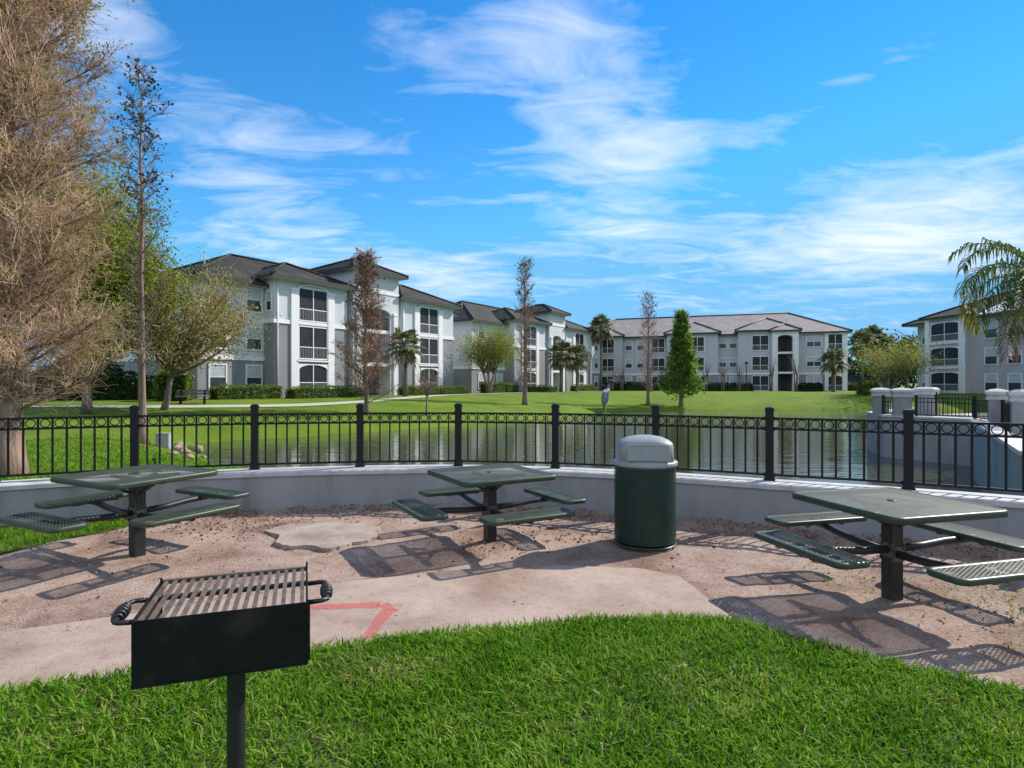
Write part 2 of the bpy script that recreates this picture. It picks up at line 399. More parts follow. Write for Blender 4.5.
# ------------------------------------------------------------------ camera, light, sky
cam = bpy.data.cameras.new('camera'); co_ = bpy.data.objects.new('camera', cam); COL.objects.link(co_)
EYE = 1.68
co_.location = (0, 0, EYE); co_.rotation_euler = (R(90), 0, 0)
cam.sensor_width = 36; cam.lens = 600/1024*36; cam.clip_start = .05; cam.clip_end = 6000
SC.camera = co_
SUN_AZ, SUN_EL = R(58), R(39)
sv = Vector((math.sin(SUN_AZ)*math.cos(SUN_EL), math.cos(SUN_AZ)*math.cos(SUN_EL), math.sin(SUN_EL)))
sl = bpy.data.lights.new('sun', 'SUN'); sl.energy = 3.6; sl.angle = R(.55); sl.color = (1, .91, .79)
so = bpy.data.objects.new('sun', sl); COL.objects.link(so); so.rotation_euler = sv.to_track_quat('Z', 'Y').to_euler()
so.location = (40, 25, 40)

def world():
    w = bpy.data.worlds.new('World'); SC.world = w; w.use_nodes = True; nt = w.node_tree
    bg = nt.nodes['Background']; bg.inputs[1].default_value = .13
    sk = N(nt, 'ShaderNodeTexSky', sky_type='NISHITA', sun_disc=False, sun_elevation=SUN_EL, sun_rotation=SUN_AZ)
    sk.air_density = 1.0; sk.dust_density = 0.; sk.ozone_density = 2.2; sk.altitude = 0
    hs = N(nt, 'ShaderNodeHueSaturation'); hs.inputs['Saturation'].default_value = 1.34; hs.inputs['Value'].default_value = .86
    hs.inputs['Hue'].default_value = .497
    L(nt, sk.outputs[0], hs.inputs['Color'])
    tc = N(nt, 'ShaderNodeTexCoord'); sep = N(nt, 'ShaderNodeSeparateXYZ'); L(nt, tc.outputs['Generated'], sep.inputs[0])
    def m(op, a, b=None, c=None, clamp=False):
        n = N(nt, 'ShaderNodeMath', operation=op); n.use_clamp = clamp
        for i, v in enumerate((a, b, c)):
            if v is None: continue
            if isinstance(v, (int, float)): n.inputs[i].default_value = v
            else: L(nt, v, n.inputs[i])
        return n.outputs[0]
    az = m('ARCTAN2', sep.outputs[0], sep.outputs[1]); el = m('ARCSINE', sep.outputs[2])
    # cloud layer coordinates: the direction met with a high flat layer
    zz = m('ADD', m('MAXIMUM', sep.outputs[2], 0.), .10)
    cx = m('DIVIDE', sep.outputs[0], zz); cy = m('DIVIDE', sep.outputs[1], zz)
    cmb = N(nt, 'ShaderNodeCombineXYZ'); L(nt, m('MULTIPLY', cx, .55), cmb.inputs[0]); L(nt, cy, cmb.inputs[1])
    rot = N(nt, 'ShaderNodeMapping'); rot.inputs['Rotation'].default_value = (0, 0, R(-14)); L(nt, cmb.outputs[0], rot.inputs[0])
    n1 = noise(nt, 1.15, 9, .62, rot.outputs[0], .7)
    n2 = noise(nt, 4.2, 6, .6, rot.outputs[0], 1.2)
    wisp = m('MULTIPLY_ADD', n2, .55, m('MULTIPLY', n1, .70))
    tot = None
    #       az     el    raz   rel  strength tilt
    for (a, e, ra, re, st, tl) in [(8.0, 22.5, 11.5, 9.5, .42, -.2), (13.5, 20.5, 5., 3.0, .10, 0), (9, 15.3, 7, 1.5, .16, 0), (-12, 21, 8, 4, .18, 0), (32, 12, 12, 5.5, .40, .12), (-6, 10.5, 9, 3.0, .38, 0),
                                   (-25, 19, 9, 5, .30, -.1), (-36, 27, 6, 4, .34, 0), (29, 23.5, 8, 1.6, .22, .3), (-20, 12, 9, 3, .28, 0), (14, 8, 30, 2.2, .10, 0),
                                   (40, 10, 9, 4, .14, 0), (-2, 30, 14, 3.5, .26, .1), (130, 35, 60, 26, .6, 0), (-125, 35, 55, 30, .6, 0), (180, 40, 60, 30, .7, 0), (-180, 40, 60, 30, .7, 0)]:  # the broad clouds behind the camera are unseen, added to brighten shaded sides
        da = m('SUBTRACT', az, R(a)); de = m('SUBTRACT', el, R(e)); de = m('SUBTRACT', de, m('MULTIPLY', da, tl))
        q = m('ADD', m('POWER', m('DIVIDE', da, R(ra)), 2.), m('POWER', m('DIVIDE', de, R(re)), 2.))
        g = m('MULTIPLY', m('EXPONENT', m('MULTIPLY', q, -1.)), st)
        tot = g if tot is None else m('ADD', tot, g)
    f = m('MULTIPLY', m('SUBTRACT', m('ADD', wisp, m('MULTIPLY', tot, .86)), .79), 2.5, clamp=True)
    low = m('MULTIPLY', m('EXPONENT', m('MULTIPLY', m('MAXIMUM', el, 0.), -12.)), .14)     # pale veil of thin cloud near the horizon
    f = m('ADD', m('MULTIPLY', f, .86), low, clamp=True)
    mx = N(nt, 'ShaderNodeMix', data_type='RGBA'); hz = N(nt, 'ShaderNodeMix', data_type='RGBA'); L(nt, m('MULTIPLY', m('EXPONENT', m('MULTIPLY', m('MAXIMUM', el, 0.), -5.)), .72), hz.inputs[0])
    mn = N(nt, 'ShaderNodeVectorMath', operation='MINIMUM'); L(nt, hs.outputs[0], mn.inputs[0]); mn.inputs[1].default_value = (1.35, 2.7, 4.2)
    tn = N(nt, 'ShaderNodeVectorMath', operation='MULTIPLY'); L(nt, mn.outputs[0], tn.inputs[0]); tn.inputs[1].default_value = (.42, .83, .97); mn = tn
    L(nt, mn.outputs[0], hz.inputs[6]); hz.inputs[7].default_value = (1.0, 2.25, 3.5, 1)
    L(nt, f, mx.inputs[0]); L(nt, hz.outputs[2], mx.inputs[6])
    mx.inputs[7].default_value = (4.3, 4.55, 4.9, 1)
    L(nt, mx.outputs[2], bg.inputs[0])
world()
vs = SC.view_settings; vs.view_transform = 'Standard'; vs.look = 'None'; vs.exposure = 0.95; vs.gamma = 1
# ------------------------------------------------------------------ terrain and water
WATER = -.9
LAKE = np.array([(-13.66, 26.2), (-13.5, 24.2), (-10.9, 21.4), (-9.6, 19), (-7.5, 16.3), (-4, 14), (1, 13), (5, 11.8), (7.5, 9.6), (8.2, 9.2),
                 (11.6, 14.6), (13.3, 17.1), (14.7, 18.85), (13.5, 21.2), (14.2, 23.4), (18, 27), (26, 30), (38, 37), (42, 52), (35.5, 58.6),
                 (26, 60.2), (17.5, 59.2), (12.4, 57.8), (8, 54), (3.74, 46.9), (-1.5, 40), (-6.26, 33.6), (-10.5, 29.2)])
def poly_sd(P, poly):
    """signed distance, positive outside"""
    P = np.asarray(P, float); d = np.full(len(P), 1e9); ins = np.zeros(len(P), bool)
    for a, b in zip(poly, np.roll(poly, -1, 0)):
        e = b-a; t = np.clip(((P-a)@e)/(e@e), 0, 1)
        d = np.minimum(d, np.linalg.norm(P-(a+t[:, None]*e), axis=1))
        c = (a[1] > P[:, 1]) != (b[1] > P[:, 1])
        xi = (b[0]-a[0])*(P[:, 1]-a[1])/(b[1]-a[1]+1e-12)+a[0]
        ins ^= c & (P[:, 0] < xi)
    return np.where(ins, -d, d)
def smooth(a, b, x):
    t = np.clip((x-a)/(b-a), 0, 1); return t*t*(3-2*t)

POSTS = [(-9.35, 4.35), (-8.45, 5.4), (-7.36, 6.3), (-6.1, 7.05), (-4.83, 7.68), (-3.49, 8.14), (-2.126, 8.4), (-.76, 8.5), (.60, 8.27),
         (1.88, 7.83), (3.10, 7.22), (4.36, 6.6), (5.55, 5.87), (6.6, 4.95), (7.4, 3.85)]
def catmull(P, per=8):
    P = np.asarray(P, float); Q = np.vstack([2*P[0]-P[1], P, 2*P[-1]-P[-2]]); out = []
    for i in range(1, len(Q)-2):
        for t in np.arange(per)/per:
            a, b, c, d = Q[i-1:i+3]
            out.append(.5*(2*b+(c-a)*t+(2*a-5*b+4*c-d)*t*t+(3*b-a-3*c+d)*t**3))
    out.append(P[-1]); return np.array(out)
CURVE = catmull(POSTS)
PADPOLY = np.vstack([CURVE, [(8.5, -3), (-10, -3)]])

def terrain(P):
    P = np.asarray(P, float); d = poly_sd(P, LAKE); y = P[:, 1]
    T = .70*smooth(17, 36, y)
    D = 4.5+8.5*smooth(20, 32, y)
    t = np.clip(d/D, 0, 1)
    h = WATER-.05+(T-WATER+.05)*(1-(1-t)**2)
    h = h+.16*smooth(0, .45, d)*(1-smooth(2., 6., d))
    h = np.where(d < 0, WATER-.05-np.minimum(-d*.35, 1.2), h)
    h = h+.05*np.sin(P[:, 0]*.31+1)*np.sin(P[:, 1]*.23)*np.clip(d/6, 0, 1)*(y > 12)
    ins = poly_sd(P, PADPOLY) < 0
    return np.where(ins, -.14, h)
def gh(x, y): return float(terrain([(x, y)])[0])
def ground_hit(px, py, zmax=95):
    """where the sight line through a photo point meets the lawn"""
    y = np.arange(9., zmax, .1); x = (px-512)/600*y; z = EYE-(py-384)/600*y
    h = terrain(np.c_[x, y]); k = np.argmax(z <= h)
    return (x[k], y[k], h[k])

def axis(parts):
    out = []
    for a, b, s in parts: out += list(np.arange(a, b, s))
    return np.array(out+[parts[-1][1]])
gx = axis([(-2500, -300, 275), (-300, -60, 12), (-60, -24, 1.5), (-24, 24, .4), (24, 48, .8), (48, 60, 1.5), (60, 300, 12), (300, 2500, 275)])
gy = axis([(-400, -20, 38), (-20, 2, 2), (2, 36, .4), (36, 66, .6), (66, 100, 2), (100, 300, 12), (300, 3500, 320)])
X, Y = np.meshgrid(gx, gy); Z = terrain(np.c_[X.ravel(), Y.ravel()])
b = MB(); ny, nx = X.shape
i, j = np.meshgrid(np.arange(ny-1), np.arange(nx-1), indexing='ij'); i = i.ravel(); j = j.ravel()
b.add(np.c_[X.ravel(), Y.ravel(), Z], np.stack([i*nx+j, i*nx+j+1, (i+1)*nx+j+1, (i+1)*nx+j], 1), 0, True)
tag(obj('lawn', b, M['lawn']), 'green lawn sloping down to the lake shore', kind='structure')
b = MB(); b.add([(-20, 8.9, WATER), (48, 8.9, WATER), (48, 64, WATER), (-20, 64, WATER)], [(0, 1, 2, 3)])
tag(obj('lake', b, M['water']), 'rippled lake reflecting the buildings', kind='structure')

def ribbon(pts, w, dz, name, mat, label):
    c = catmull(pts, 14); t = np.gradient(c, axis=0); t /= np.linalg.norm(t, axis=1)[:, None]
    n = np.c_[-t[:, 1], t[:, 0]]; b = MB(); rows = []
    for k in np.linspace(-.5, .5, 4):
        p = c+n*w*k; rows.append(np.c_[p, terrain(p)+dz])
    V = np.stack(rows, 1).reshape(-1, 3); m = len(c)
    i, j = np.meshgrid(np.arange(m-1), np.arange(3), indexing='ij'); i = i.ravel(); j = j.ravel()
    b.add(V, np.stack([i*4+j, i*4+j+1, (i+1)*4+j+1, (i+1)*4+j], 1), 0, True)
    return tag(obj(name, b, mat), label, kind='structure')
ribbon([(-60, 21), (-40, 25.5), (-26, 29.5), (-17.6, 33), (-12.6, 37.5), (-8.4, 45.5), (-4.0, 57), (1.2, 64), (6.5, 71), (12, 79)], .95, .035,
       'footpath', M['path'], 'pale footpath winding across the far lawn')

# near lawn: soil sheet plus real blades
def gp(px, py, dz=0.): z = 600*(EYE-dz)/(py-384); return ((px-512)/600*z, z)
LAWN_EDGE = [(-5.2, 2.6), (-3.9, 3.02)]+[(gp(px, py)[0], gp(px, py)[1]-.10) for px, py in
    [(0, 690), (60, 683), (135, 672), (220, 660), (310, 649), (400, 638), (500, 628), (600, 620), (680, 618), (735, 622), (800, 641), (900, 667), (1024, 692)]]+[(3.6, 2.86), (5.2, 2.5)]
LAWN_EDGE = catmull(LAWN_EDGE, 4)
FRONT = np.vstack([LAWN_EDGE, [(5.2, -2.5), (-5.2, -2.5)]])
b = MB(); b.prism(FRONT, -.1, .034)
tag(obj('lawn_soil', b, M['soil']), 'soil under the front lawn', kind='structure')
SIDE = np.array([gp(-90, 566), gp(-30, 560), gp(0, 555), gp(40, 546), gp(68, 539), (-4.62, 6.75), (-4.5, 7.2), (-4.3, 7.55), (-4.7, 7.45), (-6, 6.8), (-7.3, 6.05), (-8.3, 5.2)])
b = MB(); b.prism(SIDE, -.1, .02)
tag(obj('lawn_soil', b, M['soil']), 'soil under the small lawn by the wall', kind='structure')

rng = np.random.default_rng(7)
def blades(mb, C, hgt, wid, lean=.55):
    """bent grass blades: 3 quads tapering to a tip"""
    n = len(C); az = rng.random(n)*2*PI; h = hgt*(.45+.9*rng.random(n)); w = wid*(.7+.6*rng.random(n))
    ln = lean*(.2+1.3*rng.random(n)); d = np.stack([np.cos(az), np.sin(az), np.zeros(n)], 1)
    tw = az+PI/2+rng.normal(size=n)*.5; s = np.stack([np.cos(tw), np.sin(tw), np.zeros(n)], 1)
    rows = []
    for t, ww in ((0, .7), (.45, 1.), (.8, .62), (1.0, .06)):
        p = C+d*(ln*h*t*t)[:, None]+UP*(h*t*(1-.28*ln*t))[:, None]
        rows += [p-s*(w*ww*.5)[:, None], p+s*(w*ww*.5)[:, None]]
    V = np.stack(rows, 1).reshape(-1, 3); o = np.arange(n)*8
    for k in range(3): mb.F.append((np.stack([o+2*k, o+2*k+1, o+2*k+3, o+2*k+2], 1)+mb.n, 0, True))
    mb.V.append(V); mb.n += len(V)
def scatter(poly, n, x0, x1, y0, y1, grow=0.):
    P = np.c_[x0+(x1-x0)*rng.random(n), y0+(y1-y0)*rng.random(n)]
    return P[poly_sd(P, poly) < grow]
def patchy(P, s=2.3, lo=.5):
    f = np.sin(P[:, 0]*s+1.3*np.sin(P[:, 1]*s*1.3))*np.sin(P[:, 1]*s*1.15+.7*np.sin(P[:, 0]*s*.8)+2)
    return P[rng.random(len(P)) < np.clip(.72+.5*f, lo, 1)]
P = patchy(scatter(FRONT, 170000, -3.9, 4.3, 1.7, 4.4, .015)); b = MB()
blades(b, np.c_[P, np.full(len(P), .03)], .057, .0095, .9)
P = scatter(FRONT, 9000, -3.9, 4.3, 1.7, 4.4, .06); e = -poly_sd(P, FRONT); P = P[e < .12]        # ragged rim hanging over the edge
blades(b, np.c_[P, np.full(len(P), .02)], .055, .008, 1.1)
bd = MB(); Pd = np.vstack([rng.normal(c_, s_, (n_, 2)) for c_, s_, n_ in [((-.78, 3.42), (.22, .10), 700), ((.9, 3.3), (.3, .12), 120), ((2.2, 3.1), (.3, .1), 120), ((-1.9, 3.0), (.3, .12), 200), ((.1, 2.9), (.8, .3), 350)]]); Pd = Pd[poly_sd(Pd, FRONT) < -.05]
blades(bd, np.c_[Pd, np.full(len(Pd), .035)], .048, .009, 1.5)
b.F += [(f+b.n, 1, s_) for f, m_, s_ in bd.F]; b.V += bd.V; b.n += bd.n
tag(obj('grass', b, [M['blade'], M['dry_blade']]), 'thick green grass of the front lawn', kind='stuff')
P = scatter(SIDE, 26000, -8.5, -4.2, 5, 7.6, .02); b = MB()
blades(b, np.c_[P, np.full(len(P), .015)], .065, .010, .8)
tag(obj('grass', b, M['blade']), 'grass patch at the wall behind the left table', kind='stuff')
# blades on the lawn just past the fence
P = np.c_[-14+10.5*rng.random(52000), 8.6+14*rng.random(52000)]
k = (poly_sd(P, PADPOLY) > .2) & (poly_sd(P, LAKE) > .15) & (P[:, 0] < -.52*P[:, 1]+1) & (rng.random(len(P)) < 1.15-np.clip((P[:, 1]-9)/10, 0, 1.15)); P = P[k]; b = MB()
blades(b, np.c_[P, terrain(P)-.01], .085, .018, .8)
tag(obj('grass', b, M['blade']), 'mown grass beyond the fence by the cypress trunks', kind='stuff')
# sparse weeds in the dirt by the right table
P = np.vstack([rng.normal((c[0], c[1]), s, (n, 2)) for c, s, n in [((3.0, 5.1), .25, 160), ((3.7, 4.25), .22, 200), ((3.35, 3.75), .12, 60), ((3.9, 4.8), .25, 150), ((-3.0, 4.1), .1, 40), ((-3.6, 3.95), .12, 90)]])
b = MB(); blades(b, np.c_[P, np.zeros(len(P))], .03, .008, 1.2)
tag(obj('weeds', b, M['blade']), 'sparse weeds sprouting in the dirt', kind='stuff')

# ------------------------------------------------------------------ dirt, path
PATH = np.array([(-5.4, 3.2), (-5.2, 3.72)]+[gp(px, py) for px, py in [(5, 634), (60, 626), (117, 618), (190, 607), (250, 598), (342, 584), (462, 571), (560, 567), (640, 570), (680, 578), (734, 621)]]+[(1.25, 3.9), (0, 3.6), (-2, 3.2), (-3.5, 2.7)])
P0 = np.arange(-10, 9.01, .07); Y0 = np.arange(1.5, 9.2, .07)
X, Y = np.meshgrid(P0, Y0); pts = np.c_[X.ravel(), Y.ravel()]
sdp = poly_sd(pts, PADPOLY); sdw = poly_sd(pts, PATH)
def wob(x, y, s, k): return np.sin(x*s+k+1.7*np.sin(y*s*.7+k))*np.sin(y*s*1.1+2*k+1.3*np.sin(x*s*.9))
h = .012*wob(X, Y, 1.7, 1)+.008*wob(X, Y, 4.1, 2)+.005*wob(X, Y, 11, 3)+.003*wob(X, Y, 23, 4)
h = h.ravel()+.05*np.exp(-np.clip(-sdp-.25, 0, 9)/.25)*(.6+.4*np.sin(pts[:, 0]*3))           # mulch banked against the wall
h = np.where(sdw < .02, -.03, h)
idx = np.arange(len(pts)).reshape(X.shape); q = np.stack([idx[:-1, :-1], idx[:-1, 1:], idx[1:, 1:], idx[1:, :-1]], -1).reshape(-1, 4)
q = q[(sdp[q] < 0).all(1)]
b = MB(); b.add(np.c_[pts, h], q, 0, True)
tag(obj('dirt_ground', b, M['dirt']), 'bare reddish dirt around the picnic tables', kind='structure')
b = MB(); b.prism(PATH, -.1, .016)
pth = tag(obj('concrete_path', b, M['concrete']), 'pinkish concrete path in front of the tables', kind='structure')
# spray painted arrow, a thin paint film on the path
b = MB(); z = .020
def strip(pp, q, w0, w1, n=8):
    p, q2 = np.array(gp(*pp)), np.array(gp(*q)); d = q2-p; d /= np.linalg.norm(d); s = np.array([-d[1], d[0]])
    rows = []
    for t in np.linspace(0, 1, n):
        c = p+(q2-p)*t; w = (w0+(w1-w0)*t)*(1+.12*math.sin(9*t+w0*50)); rows += [np.r_[c-s*w/2, z], np.r_[c+s*w/2, z]]
    b.add(rows, [(2*k, 2*k+1, 2*k+3, 2*k+2) for k in range(n-1)])
strip((302, 610), (380, 607), .09, .13); strip((398, 613.5), (382, 606.2), .03, .115); z = .0205; strip((389, 611), (367, 641), .10, .085)
obj('paint_arrow', b, M['paint'], pth)['label'] = 'faded red spray painted arrow'
# broken raised slab
SL = np.array([gp(264, 533), gp(279, 537), gp(275, 545), gp(290, 549), gp(310, 548), gp(328, 551.5), (-1.75, 6.1), gp(352, 545), gp(368, 543), gp(378, 538), gp(374, 534), gp(381, 530), gp(365, 526), gp(330, 525), gp(291, 526)])
rj = random.Random(3); SLf = []
for a, c in zip(SL, np.roll(SL, -1, 0)):
    for t in (0, .25, .5, .75): SLf.append(a+(c-a)*t+np.array([rj.uniform(-.018, .018), rj.uniform(-.02, .02)])*(t > 0))
b = MB(); b.prism(SLf, -.1, .030)
tag(obj('broken_slab', b, M['slab']), 'cracked grey concrete slab rising from the dirt between two tables', 'slab')
# leaf litter and chips
P = scatter(PADPOLY, 7000, -8, 7.5, 3.4, 8.6); d = -poly_sd(P, PADPOLY)
keep = (rng.random(len(P)) < .045+.95*np.exp(-np.clip(d-.3, 0, 9)/.55)) & (d > .32); P = P[keep & (poly_sd(P, FRONT) > .1)]
Q = rng.normal((3.9, 4.2), (.4, .3), (160, 2)); P = np.vstack([P, Q, rng.normal((-.35, 6.3), (.35, .25), (150, 2)), rng.normal((-3.2, 7.0), (.7, .3), (350, 2)), rng.normal((.6, 6.6), (.4, .3), (140, 2))])
P = P[(poly_sd(P, PADPOLY) < -.32) & ((poly_sd(P, PATH) > .02) | (rng.random(len(P)) < .08))]
ht = .022+.055*np.exp(-np.clip(-poly_sd(P, PADPOLY)-.25, 0, 9)/.25)
b = MB(); D = rng.normal(size=(len(P), 3)); D[:, 2] *= .25
b.leaves(np.c_[P, ht-.006], .036, rng, 0, .5, dirs=D*2)
Pm = scatter(PADPOLY, 60000, -8, 7.5, 3.6, 8.6); dm = -poly_sd(Pm, PADPOLY); Pm = Pm[(dm > .3) & (rng.random(len(Pm)) < 1.1*np.exp(-((dm-.3)/.42)**1.6)) & (np.sin(Pm[:, 0]*3+np.sin(Pm[:, 1]*5))+.5*np.sin(Pm[:, 0]*8.3) > -.75)]
Dm = rng.normal(size=(len(Pm), 3)); Dm[:, 2] *= .3
b.leaves(np.c_[Pm, .004+.055*np.exp(-np.clip(-poly_sd(Pm, PADPOLY)-.25, 0, 9)/.25)+.012*rng.random(len(Pm))], .034, rng, 0, .4, dirs=Dm*2)
tag(obj('leaf_litter', b, M['litter']), 'brown leaf litter and mulch chips strewn along the wall base', kind='stuff')
P = np.vstack([scatter(PADPOLY, 1500, -6, 6, 3.6, 8)]); P = P[(poly_sd(P, FRONT) > .05) & (poly_sd(P, PADPOLY) < -.35)]; b = MB()
for p in P[:1000]:
    r = .002+.006*rng.random()**3; a = rng.random()*6
    if poly_sd([p], PATH)[0] < 0 and rng.random() < .7: continue
    zz = .016 if poly_sd([p], PATH)[0] < 0 else .008
    b.obox((p[0], p[1], zz+r*.3), (math.cos(a), math.sin(a), .2), (0, 0, 1), (-math.sin(a), math.cos(a), 0), r*1.3, r*.7, r)
tag(obj('pebbles', b, M['dirt']), 'small stones and grit scattered over the dirt', kind='stuff')

# ------------------------------------------------------------------ curved wall and fence
c = CURVE; t = np.gradient(c, axis=0); t /= np.linalg.norm(t, axis=1)[:, None]; nrm = np.c_[t[:, 1], -t[:, 0]]   # towards the tables
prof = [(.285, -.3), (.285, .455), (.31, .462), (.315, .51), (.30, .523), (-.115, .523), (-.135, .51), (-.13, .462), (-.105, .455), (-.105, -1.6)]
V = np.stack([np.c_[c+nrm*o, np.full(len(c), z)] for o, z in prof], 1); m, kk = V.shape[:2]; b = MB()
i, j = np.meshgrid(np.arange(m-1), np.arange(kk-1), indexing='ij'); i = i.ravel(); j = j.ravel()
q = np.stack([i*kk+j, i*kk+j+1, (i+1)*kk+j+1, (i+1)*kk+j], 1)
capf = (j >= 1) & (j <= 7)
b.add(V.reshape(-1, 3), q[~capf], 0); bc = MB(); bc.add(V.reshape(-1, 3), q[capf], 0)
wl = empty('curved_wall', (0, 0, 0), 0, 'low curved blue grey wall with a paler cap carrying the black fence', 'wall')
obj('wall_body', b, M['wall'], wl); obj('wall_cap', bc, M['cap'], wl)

fn = empty('railing_fence', (0, 0, 0), 0, 'black metal railing with a row of rings on the curved wall', 'fence')
pm = MB(); pm.box(-.045, .045, -.045, .045, 0, .83); pm.box(-.052, .052, -.052, .052, .83, .86); pm.box(-.062, .062, -.062, .062, 0, .02)
pm.box(-.052, .052, -.052, .052, .02, .09)
pm.loft([[(s*x, s*y, zz) for x, y in ((-1, -1), (1, -1), (1, 1), (-1, 1))] for s, zz in ((.046, .86), (.046, .872), (.02, .885))], cap1=True)
post = pm.mesh('post', [M['iron']])
for k, p in enumerate(POSTS):
    o = obj('post', post, None, fn, (p[0], p[1], .52)) if False else None
    o = bpy.data.objects.new('post', post); COL.objects.link(o); o.parent = fn; o.location = (p[0], p[1], .523)
    tt = t[min(k*8, len(t)-1)]; o.rotation_euler = (0, 0, math.atan2(tt[1], tt[0]))
for a, c2 in zip(POSTS[:-1], POSTS[1:]):
    a = np.r_[a, 0.]; c2 = np.r_[c2, 0.]; d = c2-a; Ln = np.linalg.norm(d); d /= Ln; s = np.cross(d, UP); b = MB()
    for zz, w in ((1.268, .036), (1.142, .03), (.592, .03)):
        b.bar(a+d*.045+UP*zz, c2-d*.045+UP*zz, w, .026)
    nb = 10; g = Ln/nb
    for k in range(1, nb): b.bar(a+d*g*k+UP*.60, a+d*g*k+UP*1.258, .018, .018)
    for k in range(nb): b.torus(a+d*g*(k+.5)+UP*1.205, d, UP, .0475, .0065, 18, 5)
    for e in (a+d*.05, c2-d*.05):
        for zz in (1.268, 1.142, .592): b.obox(e+UP*zz, d, UP, s, .012, .022, .024)
    obj('railing_panel', b, M['iron'], fn)

# ------------------------------------------------------------------ picnic tables
def rrect(hx, hy, r, n=5, z=0., ins=0.):
    out = []; hx -= ins; hy -= ins; r = max(r-ins, .004)
    for cx, cy, a0 in ((hx-r, hy-r, 0), (-hx+r, hy-r, 90), (-hx+r, -hy+r, 180), (hx-r, -hy+r, 270)):
        for k in range(n+1):
            a = R(a0+90*k/n); out.append((cx+r*math.cos(a), cy+r*math.sin(a), z))
    return np.array(out)
def plate(hx, hy, r, th):
    """perforated sheet (slot 0) inside a rolled rim (slot 1); top at z=0"""
    b = MB(); rings = [rrect(hx, hy, r, 6, z, i) for z, i in ((-.003, .040), (.0, .032), (.001, .014), (-.004, .004), (-.012, 0), (-th+.008, 0), (-th, .006), (-th, .016), (-th+.012, .018), (-.012, .018))]
    b.loft(rings, 1, True); b.add(rings[0], [tuple(range(len(rings[0])))], 0)
    return b
TB = empty('picnic_table', (-.234, 6.38, 0), R(29), 'green mesh picnic table beside the trash can, in the middle of the pad', 'picnic table', 'green picnic tables on the dirt pad')
top = obj('tabletop', plate(.53, .53, .085, .050), [M['green_perf'], M['green_rim']], TB, (0, 0, .745))
b = MB(); b.lathe([(.0, .004), (.022, .004), (.034, .003), (.036, -.004)], 20); obj('umbrella_hole', b, M['black_tube'], top)
b = MB(); b.box(-.052, .052, -.052, .052, -.35, .68)
obj('post', b, M['black_tube'], TB)
b = MB()
for sx, sy in ((1, 0), (-1, 0), (0, 1), (0, -1)):
    b.bar((sx*.02, sy*.02, .685), (sx*.42, sy*.42, .685), .05, .025)
    b.bar((sx*.066, sy*.066, .56), (sx*.27, sy*.27, .675), .025, .025)
obj('top_bracket', b, M['black_tube'], TB)
st = plate(.475, .145, .075, .042)
for k in range(4):
    a = k*PI/2; c_, s_ = math.cos(a), math.sin(a)
    b = MB(); zl = .335 if k % 2 else .365
    b.tube([(.06, 0, zl), (.30, 0, zl+.005), (.52, 0, zl+.025), (.70, 0, .392), (.86, 0, .398)], .031, 12)
    am = obj('arm', b, M['black_tube'], TB); am.rotation_euler = (0, 0, a)
    b = MB(); b.box(.054, .060, -.06, .06, zl-.055, zl+.055)
    for yy in (-.042, .042):
        for zz in (-.04, .04): b.tube([(.060, yy, zl+zz), (.070, yy, zl+zz)], .010, 6)
    f = obj('arm_flange', b, [M['bolt']], am)
    b = MB(); b.box(.68, .92, -.20, -.16, .392, .407); b.box(.68, .92, .16, .20, .392, .407); b.box(.76, .84, -.2, .2, .380, .395); obj('seat_bracket', b, M['black_tube'], am)
    se = bpy.data.objects.new('seat', st.mesh('seat', [M['green_seat'], M['green_rim']]) if k == 0 else seatmesh); COL.objects.link(se); se.parent = TB
    seatmesh = se.data; se.location = (.80*c_, .80*s_, .45); se.rotation_euler = (0, 0, a+PI/2)
for loc, rz, lab in (((-3.66, 5.86, .065), R(62), 'green mesh picnic table at the left edge of the pad beside the grass patch'),
                     ((2.99, 4.72, .02), R(15), 'green mesh picnic table on the right, nearest the camera, right of the trash can')):
    o = copy_tree(TB); o.location = loc; o.rotation_euler = (0, 0, rz); o['label'] = lab

# ------------------------------------------------------------------ trash can
TC = empty('trash_can', (1.40, 6.32, 0), 0, 'round green mesh trash can with a grey hooded lid', 'trash can')
b = MB(); b.lathe([(.318, .05), (.318, .84)], 56); obj('mesh_shell', b, M['can_perf'], TC)
b = MB(); b.lathe([(.296, .03), (.30, .83)], 48); b.lathe([(.0, .03), (.296, .03)], 48); obj('liner', b, M['liner'], TC)
for z0, z1 in ((.01, .03), (.80, .836)):
    b = MB(); b.lathe([(.314, z0), (.325, z0+.006), (.325, z1-.006), (.314, z1)], 48); obj('rim_band', b, M['can_rim'], TC)
def sup(rx, ry, z, n=4., k=48):
    out = []
    for i in range(k):
        a = 2*PI*i/k; c_, s_ = math.cos(a), math.sin(a)
        r = (abs(c_)**n+abs(s_)**n)**(-1/n); out.append((rx*r*c_, ry*r*s_, z))
    return out
b = MB()
b.loft([sup(.318, .318, .832, 2), sup(.332, .332, .834, 2), sup(.335, .335, .842, 2), sup(.335, .335, .868, 2), sup(.328, .328, .878, 2), sup(.300, .300, .884, 2.2), sup(.286, .262, .892, 3.6),
        sup(.276, .244, 1.04, 4.2), sup(.270, .236, 1.068, 4), sup(.245, .222, 1.092, 3.2), sup(.18, .17, 1.122, 2.5), sup(.09, .085, 1.140, 2.1), sup(.01, .01, 1.144, 2)], 0, True, cap1=True)
lid = obj('lid', b, M['lid'], TC)
